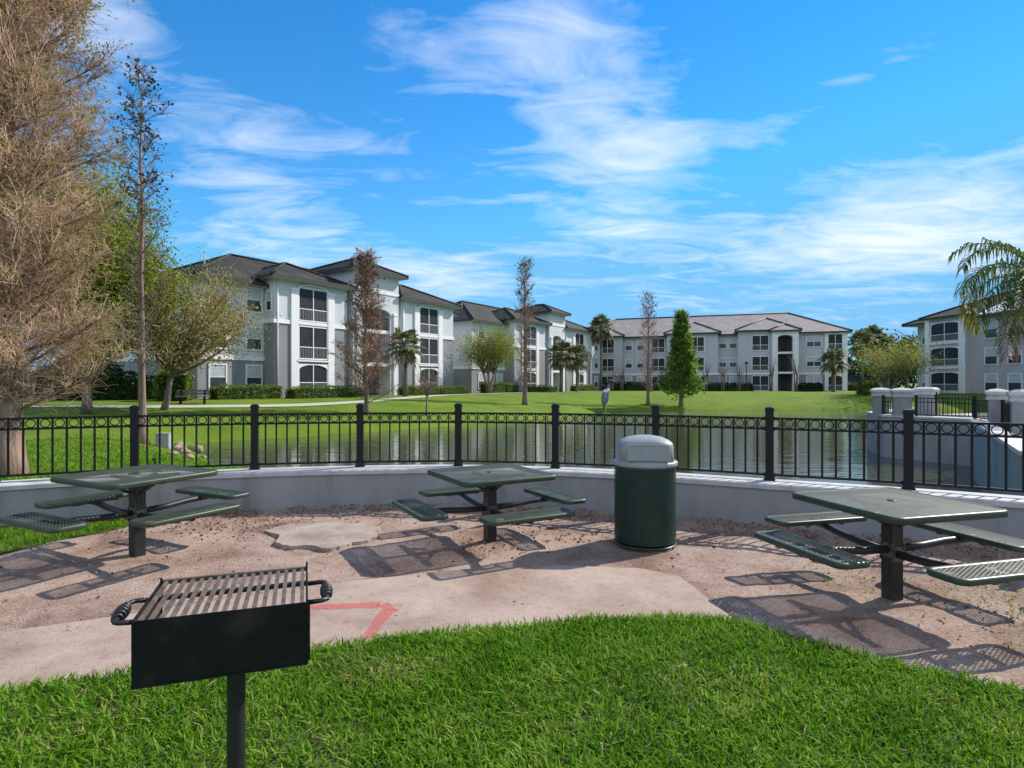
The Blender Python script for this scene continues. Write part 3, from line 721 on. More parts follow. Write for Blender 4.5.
for sgn in (-1, 1):
    b = MB(); w0, w1, z0, z1 = .215, .205, .902, 1.062
    y0, y1 = .264, .240
    V = [(-w0, -y0-.004, z0), (w0, -y0-.004, z0), (w1, -y1-.004, z1), (-w1, -y1-.004, z1)]
    inn = [(-w0+.018, -y0-.007, z0+.014), (w0-.018, -y0-.007, z0+.014), (w1-.018, -y1-.007, z1-.014), (-w1+.018, -y1-.007, z1-.014)]
    bk = [(x, y+.03, z) for x, y, z in V]
    V2 = [(x, y-.008, z) for x, y, z in V]; rin = [(x, y+.0, z) for x, y, z in inn]
    b.loft([bk, V2, [(x, y-.004, z) for x, y, z in rin], rin, [(x, y+.022, z) for x, y, z in rin]], 0)
    fr = obj('flap_frame', b, M['lid'], lid)
    fl = MB(); fl.add(inn, [(0, 1, 2, 3)]); fo = obj('flap', fl, M['flap'], lid)
    for o in (fr, fo):
        if sgn > 0: o.rotation_euler = (0, 0, PI)
TC.rotation_euler = (0, 0, R(-4))
b = MB(); b.box(-.0, .0, 0, 0, 0, 0) if False else None
tag_l = MB()

# ------------------------------------------------------------------ grill
GR = empty('barbecue_grill', (-.905, 1.93, 0), R(19), 'black pedestal barbecue grill with an empty slatted grate', 'grill')
HW, HD, ZT, ZB = .235, .18, 1.013, .825          # local: x along the near panel, y away from the viewer
b = MB(); th = .003
b.box(-HW, HW, -HD, -HD+th, ZB, ZT)                        # near panel
b.box(-HW, -HW+th, -HD+th, HD, ZB, ZT+.0); b.box(HW-th, HW, -HD+th, HD, ZB, ZT)
b.box(-HW+th, HW-th, -HD+th, HD, ZB, ZB+th)
b.box(HW-.004, HW+.006, -HD-.002, -HD+.004, ZB+.01, ZT+.006); b.box(-HW-.0, -HW+.006, HD-.004, HD+.004, ZB, ZT+.012)
b.box(HW-.006, HW+.0, HD-.004, HD+.004, ZB, ZT+.022)
for xx in (-HW+.012, HW-.02):
    b.tube([(xx, -HD+.001, ZT-.014), (xx, -HD-.003, ZT-.014)], .0045, 8)
b.bar((-HW, -HD-.0005, ZB+.001), (HW, -HD-.0005, ZB+.001), .006, .006)
obj('firebox', b, M['grill_steel'], GR)
b = MB()
for k in range(17):
    x = -HW+.018+k*(2*HW-.036)/16
    b.bar((x, -HD+.006, ZT-.006), (x, HD+.015, ZT-.006), .0115, .010)
b.bar((-HW+.005, -HD+.012, ZT-.017), (HW-.005, -HD+.012, ZT-.017), .012, .012)
b.bar((-HW-.004, HD*.35, ZT-.018), (HW+.004, HD*.35, ZT-.018), .016, .014)
b.bar((-HW+.005, HD+.012, ZT-.005), (HW-.005, HD+.012, ZT-.005), .014, .014)
gr = obj('grate', b, M['grate'], GR)
for sgn in (-1, 1):
    b = MB(); x0 = sgn*(HW+.002); x1 = sgn*(HW+.058)
    b.tube([(x0, .06, ZT-.02), (sgn*(HW+.04), .06, ZT-.018), (sgn*(HW+.055), .05, ZT-.018), (x1, .03, ZT-.018), (x1, -.10, ZT-.018), (sgn*(HW+.055), -.118, ZT-.018), (sgn*(HW+.042), -.127, ZT-.018), (x0, -.127, ZT-.02)], .0078, 10)
    hd = obj('handle', b, M['black_tube'], GR)
    b = MB(); n = 80; hx = []
    for k in range(n):
        a = k/n*2*PI*6; hx.append((x1+.0155*math.cos(a)*math.sin(PI*(.15+.7*k/n)), .022-.125*k/n, ZT-.018+.0155*math.sin(a)*math.sin(PI*(.15+.7*k/n))))
    b.tube(hx, .0056, 6); obj('coil_grip', b, M['black_tube'], hd)
b = MB(); b.tube([(.018, -.02, -.3), (.018, -.02, ZB)], .028, 24, caps=False); b.lathe([(.028, ZB-.03), (.05, ZB-.01), (.055, ZB)], 24, c=(.018, -.02, 0))
obj('post', b, M['black_tube'], GR)

# ------------------------------------------------------------------ heron perched on the top rail
hx, hy = 8.33*(607.5-512)/600, 8.33
hx, hy = 1.288, 8.075
HB = empty('perched_heron', (hx, hy, 1.281), R(0), 'slate blue heron with a dark cap standing on the black railing', 'bird')
b = MB()
# body, neck, head and bill in one swept skin; the bird faces right
spine = [(-.046, .09), (-.045, .12), (-.042, .16), (-.037, .20), (-.031, .245), (-.022, .285), (-.010, .315), (.004, .342), (.012, .368), (.016, .395), (.024, .418), (.040, .430), (.060, .432), (.080, .428), (.110, .418), (.137, .408)]
rad = [.010, .030, .044, .050, .051, .046, .036, .026, .020, .018, .024, .028, .025, .016, .009, .003]
b.tube([(x, 0, z) for x, z in spine], rad, 14, 0, True, True, 1., 1.)
for q, (f, m_, sm) in enumerate(b.F[:1]):
    cen = b.V[0][f].mean(1)
    lower = cen[:, 2]
    cut = [(lower < .295, 0), ((lower >= .295) & (lower < .33), 2), ((lower >= .33) & (lower < .405), 0), ((lower >= .405), 1)]
    b.F = [(f[mk & True], mi, True) for mk, mi in cut if mk.any()]+b.F[1:]
for yy in (-.018, .018):
    b.tube([(-.030, yy, .15), (-.022, yy, .085), (-.030, yy, .045), (-.025, yy, .004)], [.014, .008, .005, .005], 6, 3)
    for ax in (-.5, 0, .5, PI): b.tube([(-.025, yy, .004), (-.025+.045*math.cos(ax), yy+.045*math.sin(ax), .002)], [.004, .002], 5, 3)
b.tube([(-.040, -.047, .285), (-.048, -.052, .20), (-.054, -.03, .11), (-.056, -.008, .06)], [.018, .03, .022, .004], 8, 0, sx=.5)
b.tube([(-.040, .047, .285), (-.048, .052, .20), (-.054, .03, .11), (-.056, .008, .06)], [.018, .03, .022, .004], 8, 0, sx=.5)
b.tube([(.03, 0, .452), (-.01, 0, .448), (-.05, 0, .43)], [.012, .008, .002], 6, 1)
obj('body', b, [M['heron_blue'], M['heron_dark'], M['heron_white'], M['heron_leg']], HB)
# ------------------------------------------------------------------ small things beyond the left table
b = MB(); b.lathe([(.0, 0), (.05, 0), (.05, .015), (.018, .02), (.018, .09), (.0, .09)], 16); b.tube([(0, 0, .07), (0, 0, .17), (-.02, 0, .2)], .010, 8); b.tube([(-.02, 0, .06), (.075, 0, .05), (.085, 0, .03)], .014, 8); b.tube([(-.03, 0, .2), (.01, 0, .2)], .012, 8)
o = obj('hose_tap', b, M['iron'], None, (-4.56, 7.66, .523)); tag(o, 'small black tap on the wall cap behind the left table', 'tap')
b = MB(); ux, uy = -11.0, 18.95; uz = gh(ux, uy)
UB = empty('utility_cabinet', (ux, uy, uz), R(12), 'grey utility cabinet on the lawn beside the slim cypress trunk', 'cabinet')
b.box(-.19, .19, -.15, .15, -.1, .42); obj('cabinet_body', b, M['utility'], UB); b = MB()
b.loft([rrect(.205, .165, .02, 3, zz) for zz in (.42, .45)], 0, cap0=True, cap1=True); obj('cabinet_lid', b, M['utility'], UB)
for k, (px, py, r) in enumerate([(177, 450, .26), (183, 454, .20), (195, 451, .24), (203, 459, .14), (189, 459, .17), (172, 455, .15)]):
    x, y, z = ground_hit(px, py, 30); z = max(z, WATER-.05); b = MB(); rr = np.random.default_rng(k); ph = np.linspace(0, PI, 8); vs = []
    b.lathe([(max(.001, math.sin(p)), -math.cos(p)) for p in ph], 12); V = b.V[0]
    V *= 1+.22*np.sin(V[:, [1]]*4+k)+.15*np.sin(V[:, [0]]*5+2*k)+rr.normal(size=(len(V), 1))*.05; b.V[0] = V*np.array([r, r*.8, r*.62])
    lb = ['largest brown rock at the waterline by the slim cypress', 'flat brown rock just in front of the largest shore rock', 'rounded brown rock standing alone right of the rock cluster', 'smallest rock, at the water furthest right', 'middle sized rock lowest on the bank', 'brown rock nearest the slim cypress trunk'][k]
    tag(obj('shore_rock', b, M['rock'], None, (x, y, z+r*.2)), lb, 'rock', 'rocks on the lake bank')
bx, by = -18.1, 34.0
BE = empty('park_bench', (bx, by, gh(bx, by)), R(20), 'weathered backless bench on the far lawn by the corner hedge', 'bench')
b = MB(); [b.box(-.85, .85, -.24+k*.165, -.09+k*.165, .40, .45) for k in range(3)]; obj('seat', b, M['wood_grey'], BE)
b = MB(); [b.box(-.85, .85, .27, .31, .52+k*.16, .64+k*.16) for k in range(2)]; obj('backrest', b, M['wood_grey'], BE)
for s in (-.6, .6):
    b = MB(); b.box(s-.04, s+.04, -.22, -.14, -.1, .40); b.box(s-.04, s+.04, .18, .26, -.1, .8) ; obj('leg', b, M['iron'], BE)

# ------------------------------------------------------------------ promenade right of the lake
PROM = [(7.2, 6.0), (8.0, 9.4), (11.6, 14.8), (13.2, 17.2), (14.55, 18.95), (13.3, 21.3), (14.05, 23.5), (18.2, 27.4), (26, 30.4), (45, 36), (60, 36), (60, 0), (7.9, 0)]
b = MB(); b.prism(np.array(PROM)+np.array([.12, -.05]), -2.2, .28)
tag(obj('promenade', b, M['paving']), 'raised paved promenade right of the lake', kind='structure')
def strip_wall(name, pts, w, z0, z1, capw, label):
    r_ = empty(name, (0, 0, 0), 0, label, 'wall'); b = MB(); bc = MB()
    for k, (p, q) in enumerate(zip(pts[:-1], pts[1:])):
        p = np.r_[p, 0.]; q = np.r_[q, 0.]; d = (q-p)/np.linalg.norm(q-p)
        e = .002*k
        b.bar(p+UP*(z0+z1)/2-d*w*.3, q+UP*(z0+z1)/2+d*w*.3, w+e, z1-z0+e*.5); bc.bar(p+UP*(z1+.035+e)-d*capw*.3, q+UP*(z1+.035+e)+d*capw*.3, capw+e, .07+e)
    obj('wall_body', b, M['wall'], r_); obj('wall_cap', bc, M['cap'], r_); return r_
strip_wall('seawall', [(6.6, 6.4), (8.0, 9.2), (11.6, 14.6), (13.2, 17.0)], .3, -2.4, .58, .36, 'pale seawall running back from the curved wall to the gate pillars')
strip_wall('seawall', [(14.55, 18.85), (13.3, 21.2), (14.05, 23.4), (18.2, 27.3)], .3, -2.4, .52, .36, 'blue grey seawall under the promenade fence, standing in the lake')
def pillar(x, y, rz, label, w=.29):
    p = empty('pillar', (x, y, .2), rz, label, 'pillar', 'capped pillars on the promenade'); b = MB()
    b.box(-w, w, -w, w, -.6, 1.14); obj('shaft', b, M['wall'], p); b = MB()
    sq = lambda h, z: [(h, h, z), (-h, h, z), (-h, -h, z), (h, -h, z)]
    b.loft([sq(w+.004, 1.0), sq(w+.05, 1.04), sq(w+.05, 1.10), sq(w+.02, 1.12), sq(w+.08, 1.20), sq(w+.08, 1.27), sq(w-.05, 1.33), sq(.02, 1.345)], 0, cap0=True, cap1=True)
    obj('cap', b, M['cap'], p)
pillar(13.52, 22.0, R(65), 'far left pillar at the corner of the promenade, first of the close pair', .24)
pillar(13.62, 20.95, R(65), 'pillar at the left end of the promenade fence, second of the close pair', .25)
pillar(18.35, 26.6, R(40), 'pillar standing behind the promenade fence', .34)
pillar(13.75, 17.0, R(55), 'pillar holding the left side of the dark gate', .20)
pillar(13.2, 15.5, R(55), 'pillar holding the right side of the dark gate', .23)
def iron_run(name, pts, z0, hh, label, cat='fence', step=.12, pstep=1.9):
    r_ = empty(name, (0, 0, 0), 0, label, cat); b = MB()
    for p, q in zip(pts[:-1], pts[1:]):
        p = np.r_[p, 0.]; q = np.r_[q, 0.]; d = q-p; Ln = np.linalg.norm(d); d /= Ln
        for z in (z0+.06, z0+hh-.13, z0+hh): b.bar(p+UP*z, q+UP*z, .03, .03)
        for s in np.arange(step, Ln, step): b.bar(p+d*s+UP*(z0+.06), p+d*s+UP*(z0+hh), .016, .016)
        npst = max(1, round(Ln/pstep))
        for k in range(npst+1):
            bb = MB(); bb.box(-.035, .035, -.035, .035, -.3, hh+.07); bb.box(-.043, .043, -.043, .043, hh+.07, hh+.1); o = obj('post', bb, M['iron'], r_, tuple(p+d*Ln*k/npst+UP*z0)); o.rotation_euler = (0, 0, math.atan2(d[1], d[0]))
    obj('railing_panel', b, M['iron'], r_); return r_
iron_run('iron_fence', [(13.75, 20.4), (14.55, 18.85), (13.95, 17.5)], .58, .62, 'black fence on the seawall between the promenade pillars')
iron_run('iron_fence', [(13.4, 21.65), (13.55, 21.3)], .58, .6, 'short black fence filling the gap of the close pillar pair', step=.09)
iron_run('iron_gate', [(13.66, 16.7), (13.3, 15.8)], .28, .86, 'black metal gate between the two right hand pillars', 'gate', step=.07)
iron_run('iron_fence', [(18.6, 26.3), (22, 21), (24, 17.5)], .28, .95, 'black fence along the back of the promenade')
# ------------------------------------------------------------------ buildings
_cache = {}
def inst(name, key, make, mats, parent, loc, rz=0.):
    if key not in _cache: _cache[key] = make().mesh(name, mats)
    o = bpy.data.objects.new(name, _cache[key]); COL.objects.link(o); o.parent = parent
    o.location = loc; o.rotation_euler = (0, 0, rz); return o

def window(par, x, y, z, w, h, rz=0., sash=2):
    def fr():
        b = MB(); t = .09
        b.box(-w/2-t, -w/2, -.05, .03, -t, h+t); b.box(w/2, w/2+t, -.05, .03, -t, h+t)
        b.box(-w/2, w/2, -.05, .03, h, h+t); b.box(-w/2, w/2, -.07, .03, -t, 0)
        b.box(-w/2, w/2, -.03, .02, h*.5-.025, h*.5+.025)
        if sash > 2: b.box(-.03, .03, -.035, .02, 0, h)
        return b
    def pn(z0, z1, yy):
        b = MB(); b.add([(-w/2, yy, z0), (w/2, yy, z0), (w/2, yy, z1), (-w/2, yy, z1)], [(0, 1, 2, 3)]); return b
    f = inst('window', ('w', w, h, sash), fr, [M['trim']], par, (x, y, z), rz)
    inst('pane', ('p', w, h), lambda: pn(0, h*.5, -.012), [M['glass']], f, (0, 0, 0))
    inst('upper_pane', ('b', w, h), lambda: pn(h*.5, h, -.014), [M['upper_pane']], f, (0, 0, 0))  # lighter upper half of the window
    return f

def porch(par, x, y, z, w, h, rz=0., arch=0., trim=None, rails=True):
    """screened porch opening: dark mesh, white mullions, grey balustrade panel; optional arched head"""
    def sc():
        b = MB(); b.box(-w/2, w/2, -.02, .05, 0, h); return b
    def ml():
        b = MB(); b.box(-.035, .035, -.06, -.022, 0, h); b.box(-w/2, w/2, -.055, -.022, h*.36-.03, h*.36+.03)
        b.box(-w/2-.06, -w/2+.03, -.065, .04, 0, h); b.box(w/2-.03, w/2+.06, -.065, .04, 0, h)
        b.box(-w/2, w/2, -.065, .04, -.06, .03); b.box(-w/2, w/2, -.065, .04, h-.03, h+.05)
        return b
    p = inst('porch_screen', ('ps', w, h), sc, [M['screen']], par, (x, y, z), rz)
    inst('mullions', ('pm', w, h), ml, [M['trim']], p, (0, 0, 0))
    if rails:
        def rl():
            b = MB()
            for xx in np.arange(-w/2+.12, w/2-.05, .14): b.box(xx-.012, xx+.012, -.045, -.024, .04, h*.36-.03)
            return b
        inst('balusters', ('pr', w, h), rl, [M['rail_grey']], p, (0, 0, 0))
    if arch:
        def ar():
            b = MB(); n = 14; xs = np.linspace(-w/2-.05, w/2+.05, n); zs = h-arch+arch*np.sqrt(np.maximum(0, 1-(xs/(w/2+.06))**2))
            for k in range(n-1):
                b.add([(xs[k], -.075, zs[k]), (xs[k+1], -.075, zs[k+1]), (xs[k+1], -.075, h+.06), (xs[k], -.075, h+.06),
                       (xs[k], .03, zs[k]), (xs[k+1], .03, zs[k+1])], [(0, 1, 2, 3), (0, 4, 5, 1)])
            return b
        inst('arched_head', ('pa', w, h, arch), ar, [M['trim']], p, (0, 0, 0))
    return p

def hip(par, x0, x1, y0, y1, z, pitch, mat, over=.6, sub=None):
    """hip roof with thickness, dark fascia and soffit"""
    x0 -= over; x1 += over; y0 -= over; y1 += over; hw = min(x1-x0, y1-y0)/2; rise = hw*math.tan(R(pitch)); b = MB()
    e = [(x0, y0, z), (x1, y0, z), (x1, y1, z), (x0, y1, z)]
    if x1-x0 >= y1-y0: r = [(x0+hw, (y0+y1)/2, z+rise), (x1-hw+.01, (y0+y1)/2, z+rise)]; f = [(0, 1, 5, 4), (1, 2, 5), (2, 3, 4, 5), (3, 0, 4)]
    else: r = [((x0+x1)/2, y0+hw, z+rise), ((x0+x1)/2, y1-hw+.01, z+rise)]; f = [(0, 1, 4), (1, 2, 5, 4), (2, 3, 5), (3, 0, 4, 5)]
    b.add(e+r, f, 0)
    lo = [(a, c, z-.20) for a, c, _ in e]
    b.loft([lo, [(a, c, z+.001) for a, c, _ in e]], 1); b.add(lo, [(0, 3, 2, 1)], 2)
    for p in e:                                   # hip and ridge cap tiles
        q = r[0] if (abs(p[0]-r[0][0])+abs(p[1]-r[0][1])) < (abs(p[0]-r[1][0])+abs(p[1]-r[1][1])) else r[1]
        b.tube([(p[0], p[1], p[2]+.03), (q[0], q[1], q[2]+.03)], .12, 5, 3 if mat == 'roof_pink' else 0)
    b.tube([(r[0][0], r[0][1], r[0][2]+.03), (r[1][0]+.02, r[1][1], r[1][2]+.03)], .12, 5, 3 if mat == 'roof_pink' else 0)
    o = obj('roof', b, [M[mat], M['fascia'], M['soffit'], M['fascia']], par)
    return o, rise

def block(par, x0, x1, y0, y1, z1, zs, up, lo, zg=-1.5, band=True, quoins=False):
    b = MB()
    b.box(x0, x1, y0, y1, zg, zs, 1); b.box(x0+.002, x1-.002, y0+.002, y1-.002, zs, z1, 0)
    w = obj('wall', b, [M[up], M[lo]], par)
    if band:
        b = MB(); o = .07
        b.box(x0-o, x1+o, y0-o, y0+.03, zs-.14, zs+.14); b.box(x0-o-.001, x0+.03, y0+.03, y1, zs-.14, zs+.14); b.box(x1-.03, x1+o+.001, y0+.03, y1, zs-.14, zs+.14)
        obj('belt_course', b, M['trim'], par)
    return w

def portal(par, x0, x1, y0, yb, ztop, zarch, pw, up, slabs, g=.6):
    """breezeway: two piers and an arched head in front of the recess, landings with rails inside"""
    b = MB(); b.box(x0, x0+pw, y0, yb, -1, zarch); b.box(x1-pw, x1, y0, yb, -1, zarch)
    n = 12; a, c = x0+pw, x1-pw; xs = np.linspace(a, c, n); rr = (c-a)/2; zs = zarch+.35*np.sqrt(np.maximum(0, 1-((xs-(a+c)/2)/rr)**2))
    for k in range(n-1):
        b.add([(xs[k], y0, zs[k]), (xs[k+1], y0, zs[k+1]), (xs[k+1], y0, ztop), (xs[k], y0, ztop), (xs[k], yb, zs[k]), (xs[k+1], yb, zs[k+1])], [(0, 1, 2, 3), (0, 4, 5, 1)])
    b.box(x0, x0+pw+.001, y0+.001, yb, zarch, ztop); b.box(x1-pw-.001, x1, y0+.001, yb, zarch, ztop)
    obj('portal', b, M[up], par)
    b = MB()
    for xx in (x0+pw*.5, x1-pw*.5): b.box(xx-.17, xx+.17, y0-.12, y0-.003, -1, zarch-.1); b.box(xx-.24, xx+.24, y0-.16, y0-.004, zarch-.1, zarch+.12)
    obj('pilaster', b, M['trim'], par)
    for z in slabs:
        b = MB(); b.box(a+.005, c-.005, y0+.15, yb-.1, z-.28, z); s = obj('landing', b, M['trim'], par)
        b = MB(); b.box(a+.02, c-.02, y0+.2, y0+.25, z+.95, z+1.02); b.box(a+.02, c-.02, y0+.2, y0+.25, z+.08, z+.12)
        for xx in np.arange(a+.1, c-.05, .13): b.box(xx-.012, xx+.012, y0+.21, y0+.24, z+.1, z+.97)
        obj('rail', b, M['iron'], s)
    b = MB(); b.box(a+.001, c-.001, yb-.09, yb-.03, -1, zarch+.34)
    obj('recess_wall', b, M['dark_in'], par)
    for z in [g]+list(slabs):
        b = MB(); b.box((a+c)/2-.45, (a+c)/2+.45, yb-.14, yb-.092, z, z+2.1); obj('door', b, M['screen'], par)

def downspout(par, x, y, z0, z1):
    b = MB(); b.tube([(x, y, z0), (x, y, z1)], .05, 6); obj('downspout', b, M['trim'], par)

TH = math.atan2(.839, .545)
def lake_block(name, S, label, P1, P2, off2, wing0, wing1, zt=0., lightflank=False):
    bd = empty(name, (S[0], S[1], 0), TH, label, 'apartment building')
    eW, eP, eT = 8.68+zt, 9.28+zt, 10.95+zt
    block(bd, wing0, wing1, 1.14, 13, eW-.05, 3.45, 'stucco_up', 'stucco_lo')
    hip(bd, wing0, wing1, 1.14, 13, eW, 25, 'roof_brown')
    for x0, W, lf in ((0, P1, 1), (off2, P2, 0)):
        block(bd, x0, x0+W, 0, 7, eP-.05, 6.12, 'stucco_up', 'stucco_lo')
        hip(bd, x0, x0+W, 0, 7, eP, 24, 'roof_brown')
        cx = x0+W*.5
        for z, h, ar in ((6.35, 2.35, .0), (3.55, 2.35, 0.), (1.05, 2.05, .45)): porch(bd, cx, -.02, z, 2.55, h, arch=ar)
        b = MB()
        for s in (-1, 1): b.box(cx+s*1.65-.3, cx+s*1.65+.3, -.12, -.003, -1, 8.55); b.box(cx+s*1.65-.36, cx+s*1.65+.36, -.16, -.004, 8.45, 8.62)
        n = 12; xs = np.linspace(-1.4, 1.4, n); zz = 8.62+.38*np.sqrt(np.maximum(0, 1-(xs/1.42)**2))
        for k in range(n-1): b.bar((cx+xs[k], -.06, zz[k]), (cx+xs[k+1], -.06, zz[k+1]), .1, .12)
        b.box(cx-1.3, cx+1.3, -.10, -.005, 6.03, 6.22); b.box(cx-1.42, cx+1.42, -.16, -.006, 3.32, 3.44)
        obj('pilaster', b, M['trim'], bd)
        downspout(bd, x0+.25, -.06, .3, eP-.2)
    # stair tower between the pavilions
    t0, t1 = P1+.35, off2-.6
    b = MB(); b.box(t0, t1, -.3, 5, eW-.3, eT-.05); obj('wall', b, M['stucco_up'], bd)
    b = MB(); b.box(t0-.06, t1+.06, -.36, -.24, 9.2, 9.42); obj('belt_course', b, M['trim'], bd)
    hip(bd, t0, t1, -.3, 5, eT, 24, 'roof_brown')
    portal(bd, t0+.004, t1-.004, -.29, 1.1, eW-.28, 7.6, 1.0, 'stucco_up', (3.45, 6.2), .7)
    return bd
A = lake_block('apartment_building', (-16.66, 42), 'left apartment building with dark tiled roofs, nearest the large cypress', 6.6, 7.3, 12.7, -4.8, 21)
for x, z, h in ((-.8, 6.75, 1.6), (-.8, 4.1, 1.5), (-.8, 1.35, 1.6), (-3.45, 6.75, 1.6), (-3.45, 4.1, 1.5), (-3.45, 1.35, 1.6)): window(A, x, 1.13, z, 1.1, h)
window(A, -.006, .55, 6.9, .5, 1.3, -PI/2)
B = lake_block('apartment_building', (.12, 69.8), 'middle apartment building with dark tiled roofs, behind the tallest lakeside cypress', 7.7, 8.3, 12.9, -6.5, 27)
for x in (-4.7, -1.2, 22.6, 25): 
    for z, h in ((6.75, 1.5), (4.1, 1.5), (1.2, 1.6)): window(B, x, 1.13, z, 1.1, h)
for par, vx in ((A, (-2, 3.5, 15)), (B, (-3, 4, 17))):       # roof vent pipes
    for x in vx:
        b = MB(); b.tube([(x, 5.2, 9.6), (x, 5.2, 11.15)], .05, 6); b.lathe([(.0, .06), (.09, .04), (.09, 0), (.05, -.02)], 8, c=(x, 5.2, 11.15)); obj('vent_pipe', b, M['rail_grey'], par)

# far building across the lake
C = empty('apartment_building', (13.8, 94, 0), math.atan2(-12, 32), 'long apartment building with pale pinkish roof across the lake', 'apartment building')
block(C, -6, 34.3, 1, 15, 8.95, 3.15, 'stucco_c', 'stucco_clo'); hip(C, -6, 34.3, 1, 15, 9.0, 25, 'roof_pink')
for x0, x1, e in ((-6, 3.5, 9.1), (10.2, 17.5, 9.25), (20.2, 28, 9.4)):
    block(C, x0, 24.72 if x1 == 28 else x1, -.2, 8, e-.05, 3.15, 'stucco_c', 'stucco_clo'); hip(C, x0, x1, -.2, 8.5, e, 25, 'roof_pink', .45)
b = MB(); b.box(31.55, 34.34, .82, 2, -1, 8.94); obj('wall', b, M['trim'], C)
for x, w, yy, fl in ((1.2, 2.1, -.22, 1), (8.8, 1.9, .98, 0), (11.4, 1.1, -.22, 0), (14.6, 1.9, -.22, 0), (23.2, 2.15, -.22, 0), (32.85, 1.75, .8, 0)):
    for z, h in ((6.5, 2.1), (3.65, 1.95), (.75, 2.1)): porch(C, x, yy, z, w, h, arch=.4 if (w == 1.75 and z < 1) else 0)
for x, w, s in ((4.3, .95, 2), (6.1, .95, 2), (18.1, .95, 2), (19.55, .95, 2), (30.2, 1.75, 3)):
    for z, h in ((6.95, 1.4), (4.2, 1.3), (1.05, 1.75)): window(C, x, .99, z, w, h, sash=s)
portal(C, 24.7, 28.1, -1.0, .99, 9.2, 8.2, .75, 'trim', (3.4, 6.2), .65)
hip(C, 24.7, 28.1, -1.0, 3, 9.22, 25, 'roof_pink', .4)
b = MB(); b.tube([(21.5, -.5, .5), (21.5, -.5, 4.6)], .05, 6); o = obj('lamp_post', b, M['iron']); 
o.parent = None
def lamp(x, y, lab):
    z = gh(x, y); p = empty('lamp_post', (x, y, z), 0, lab, 'lamp post', 'lamp posts by the far building'); b = MB(); b.tube([(0, 0, -.2), (0, 0, 3.9)], .05, 8); obj('pole', b, M['iron'], p)
    b = MB(); b.box(-.22, .22, -.22, .22, 3.9, 4.0); b.lathe([(.0, 4.3), (.26, 4.0), (.2, 3.9)], 10); obj('lamp_head', b, M['iron'], p)
bpy.data.objects.remove(o)
lamp(33.4, 85.5, 'slim black lamp post in front of the pale roofed far building')

# right building beyond the promenade
D = empty('apartment_building', (49.4, 71.6, 0), R(-82), 'taupe apartment building on the far right behind the palm', 'apartment building')
block(D, 0, 20, .4, 14, 8.95, 3.2, 'stucco_d', 'stucco_d', band=False); hip(D, -2.9, 20, .4, 14, 9.0, 24, 'roof_brown'); block(D, -2.9, -.003, 1.5, 13.9, 8.9, 3.2, 'stucco_d', 'stucco_d', band=False)
for z in (6.6, 3.8, 1.0): window(D, -1.5, 1.49, z, 1.2, 1.7)
block(D, .35, 5.6, -.35, 4, 9.35, 3.2, 'stucco_d', 'stucco_d', band=False); hip(D, .35, 5.6, -.35, 4.5, 9.4, 24, 'roof_brown', .5)
for z, h in ((6.6, 2.1), (3.75, 2.1), (.9, 2.1)):
    porch(D, 3.0, -.37, z, 3.7, h, arch=.28)
    b = MB(); b.box(.3, 5.7, -.44, -.352, z-.34, z-.1); obj('belt_course', b, M['trim'], D)
b = MB(); b.box(.34, .95, -.5, -.353, -1, 9.2); b.box(4.95, 5.62, -.5, -.353, -1, 9.2); obj('pilaster', b, M['trim'], D)
for x in (8.0, 10.6, 14, 17):
    for z, h in ((6.6, 1.9), (3.8, 1.7), (1.0, 1.7)): window(D, x, .39, z, 1.35, h)
b = MB(); s = math.tan(R(24)); V = [(7.2, y, 9.0+(y+.2)*s+.06) for y in (.1, 3.4)]; b.bar((8.9, .1, 9.0+.3*s+.05), (8.9, 3.4, 9.0+3.6*s+.05), 4.6, .05)
obj('roof_glare_panel', b, M['roof_glare'], D)  # white panel painting in the bright reflection off this roof face
PH = empty('pool_house', (53, 92, 0), R(-8), 'small teal building with dark roof edge behind the pale green tree', 'building')
b = MB(); b.box(-3, 3.6, 0, 5, -.5, 2.25); obj('wall', b, M['teal'], PH); hip(PH, -3, 3.6, 0, 5, 2.3, 18, 'roof_brown', .5); window(PH, .9, -.01, .9, .8, 1.1); window(PH, -1.6, -.01, .9, .8, 1.1)

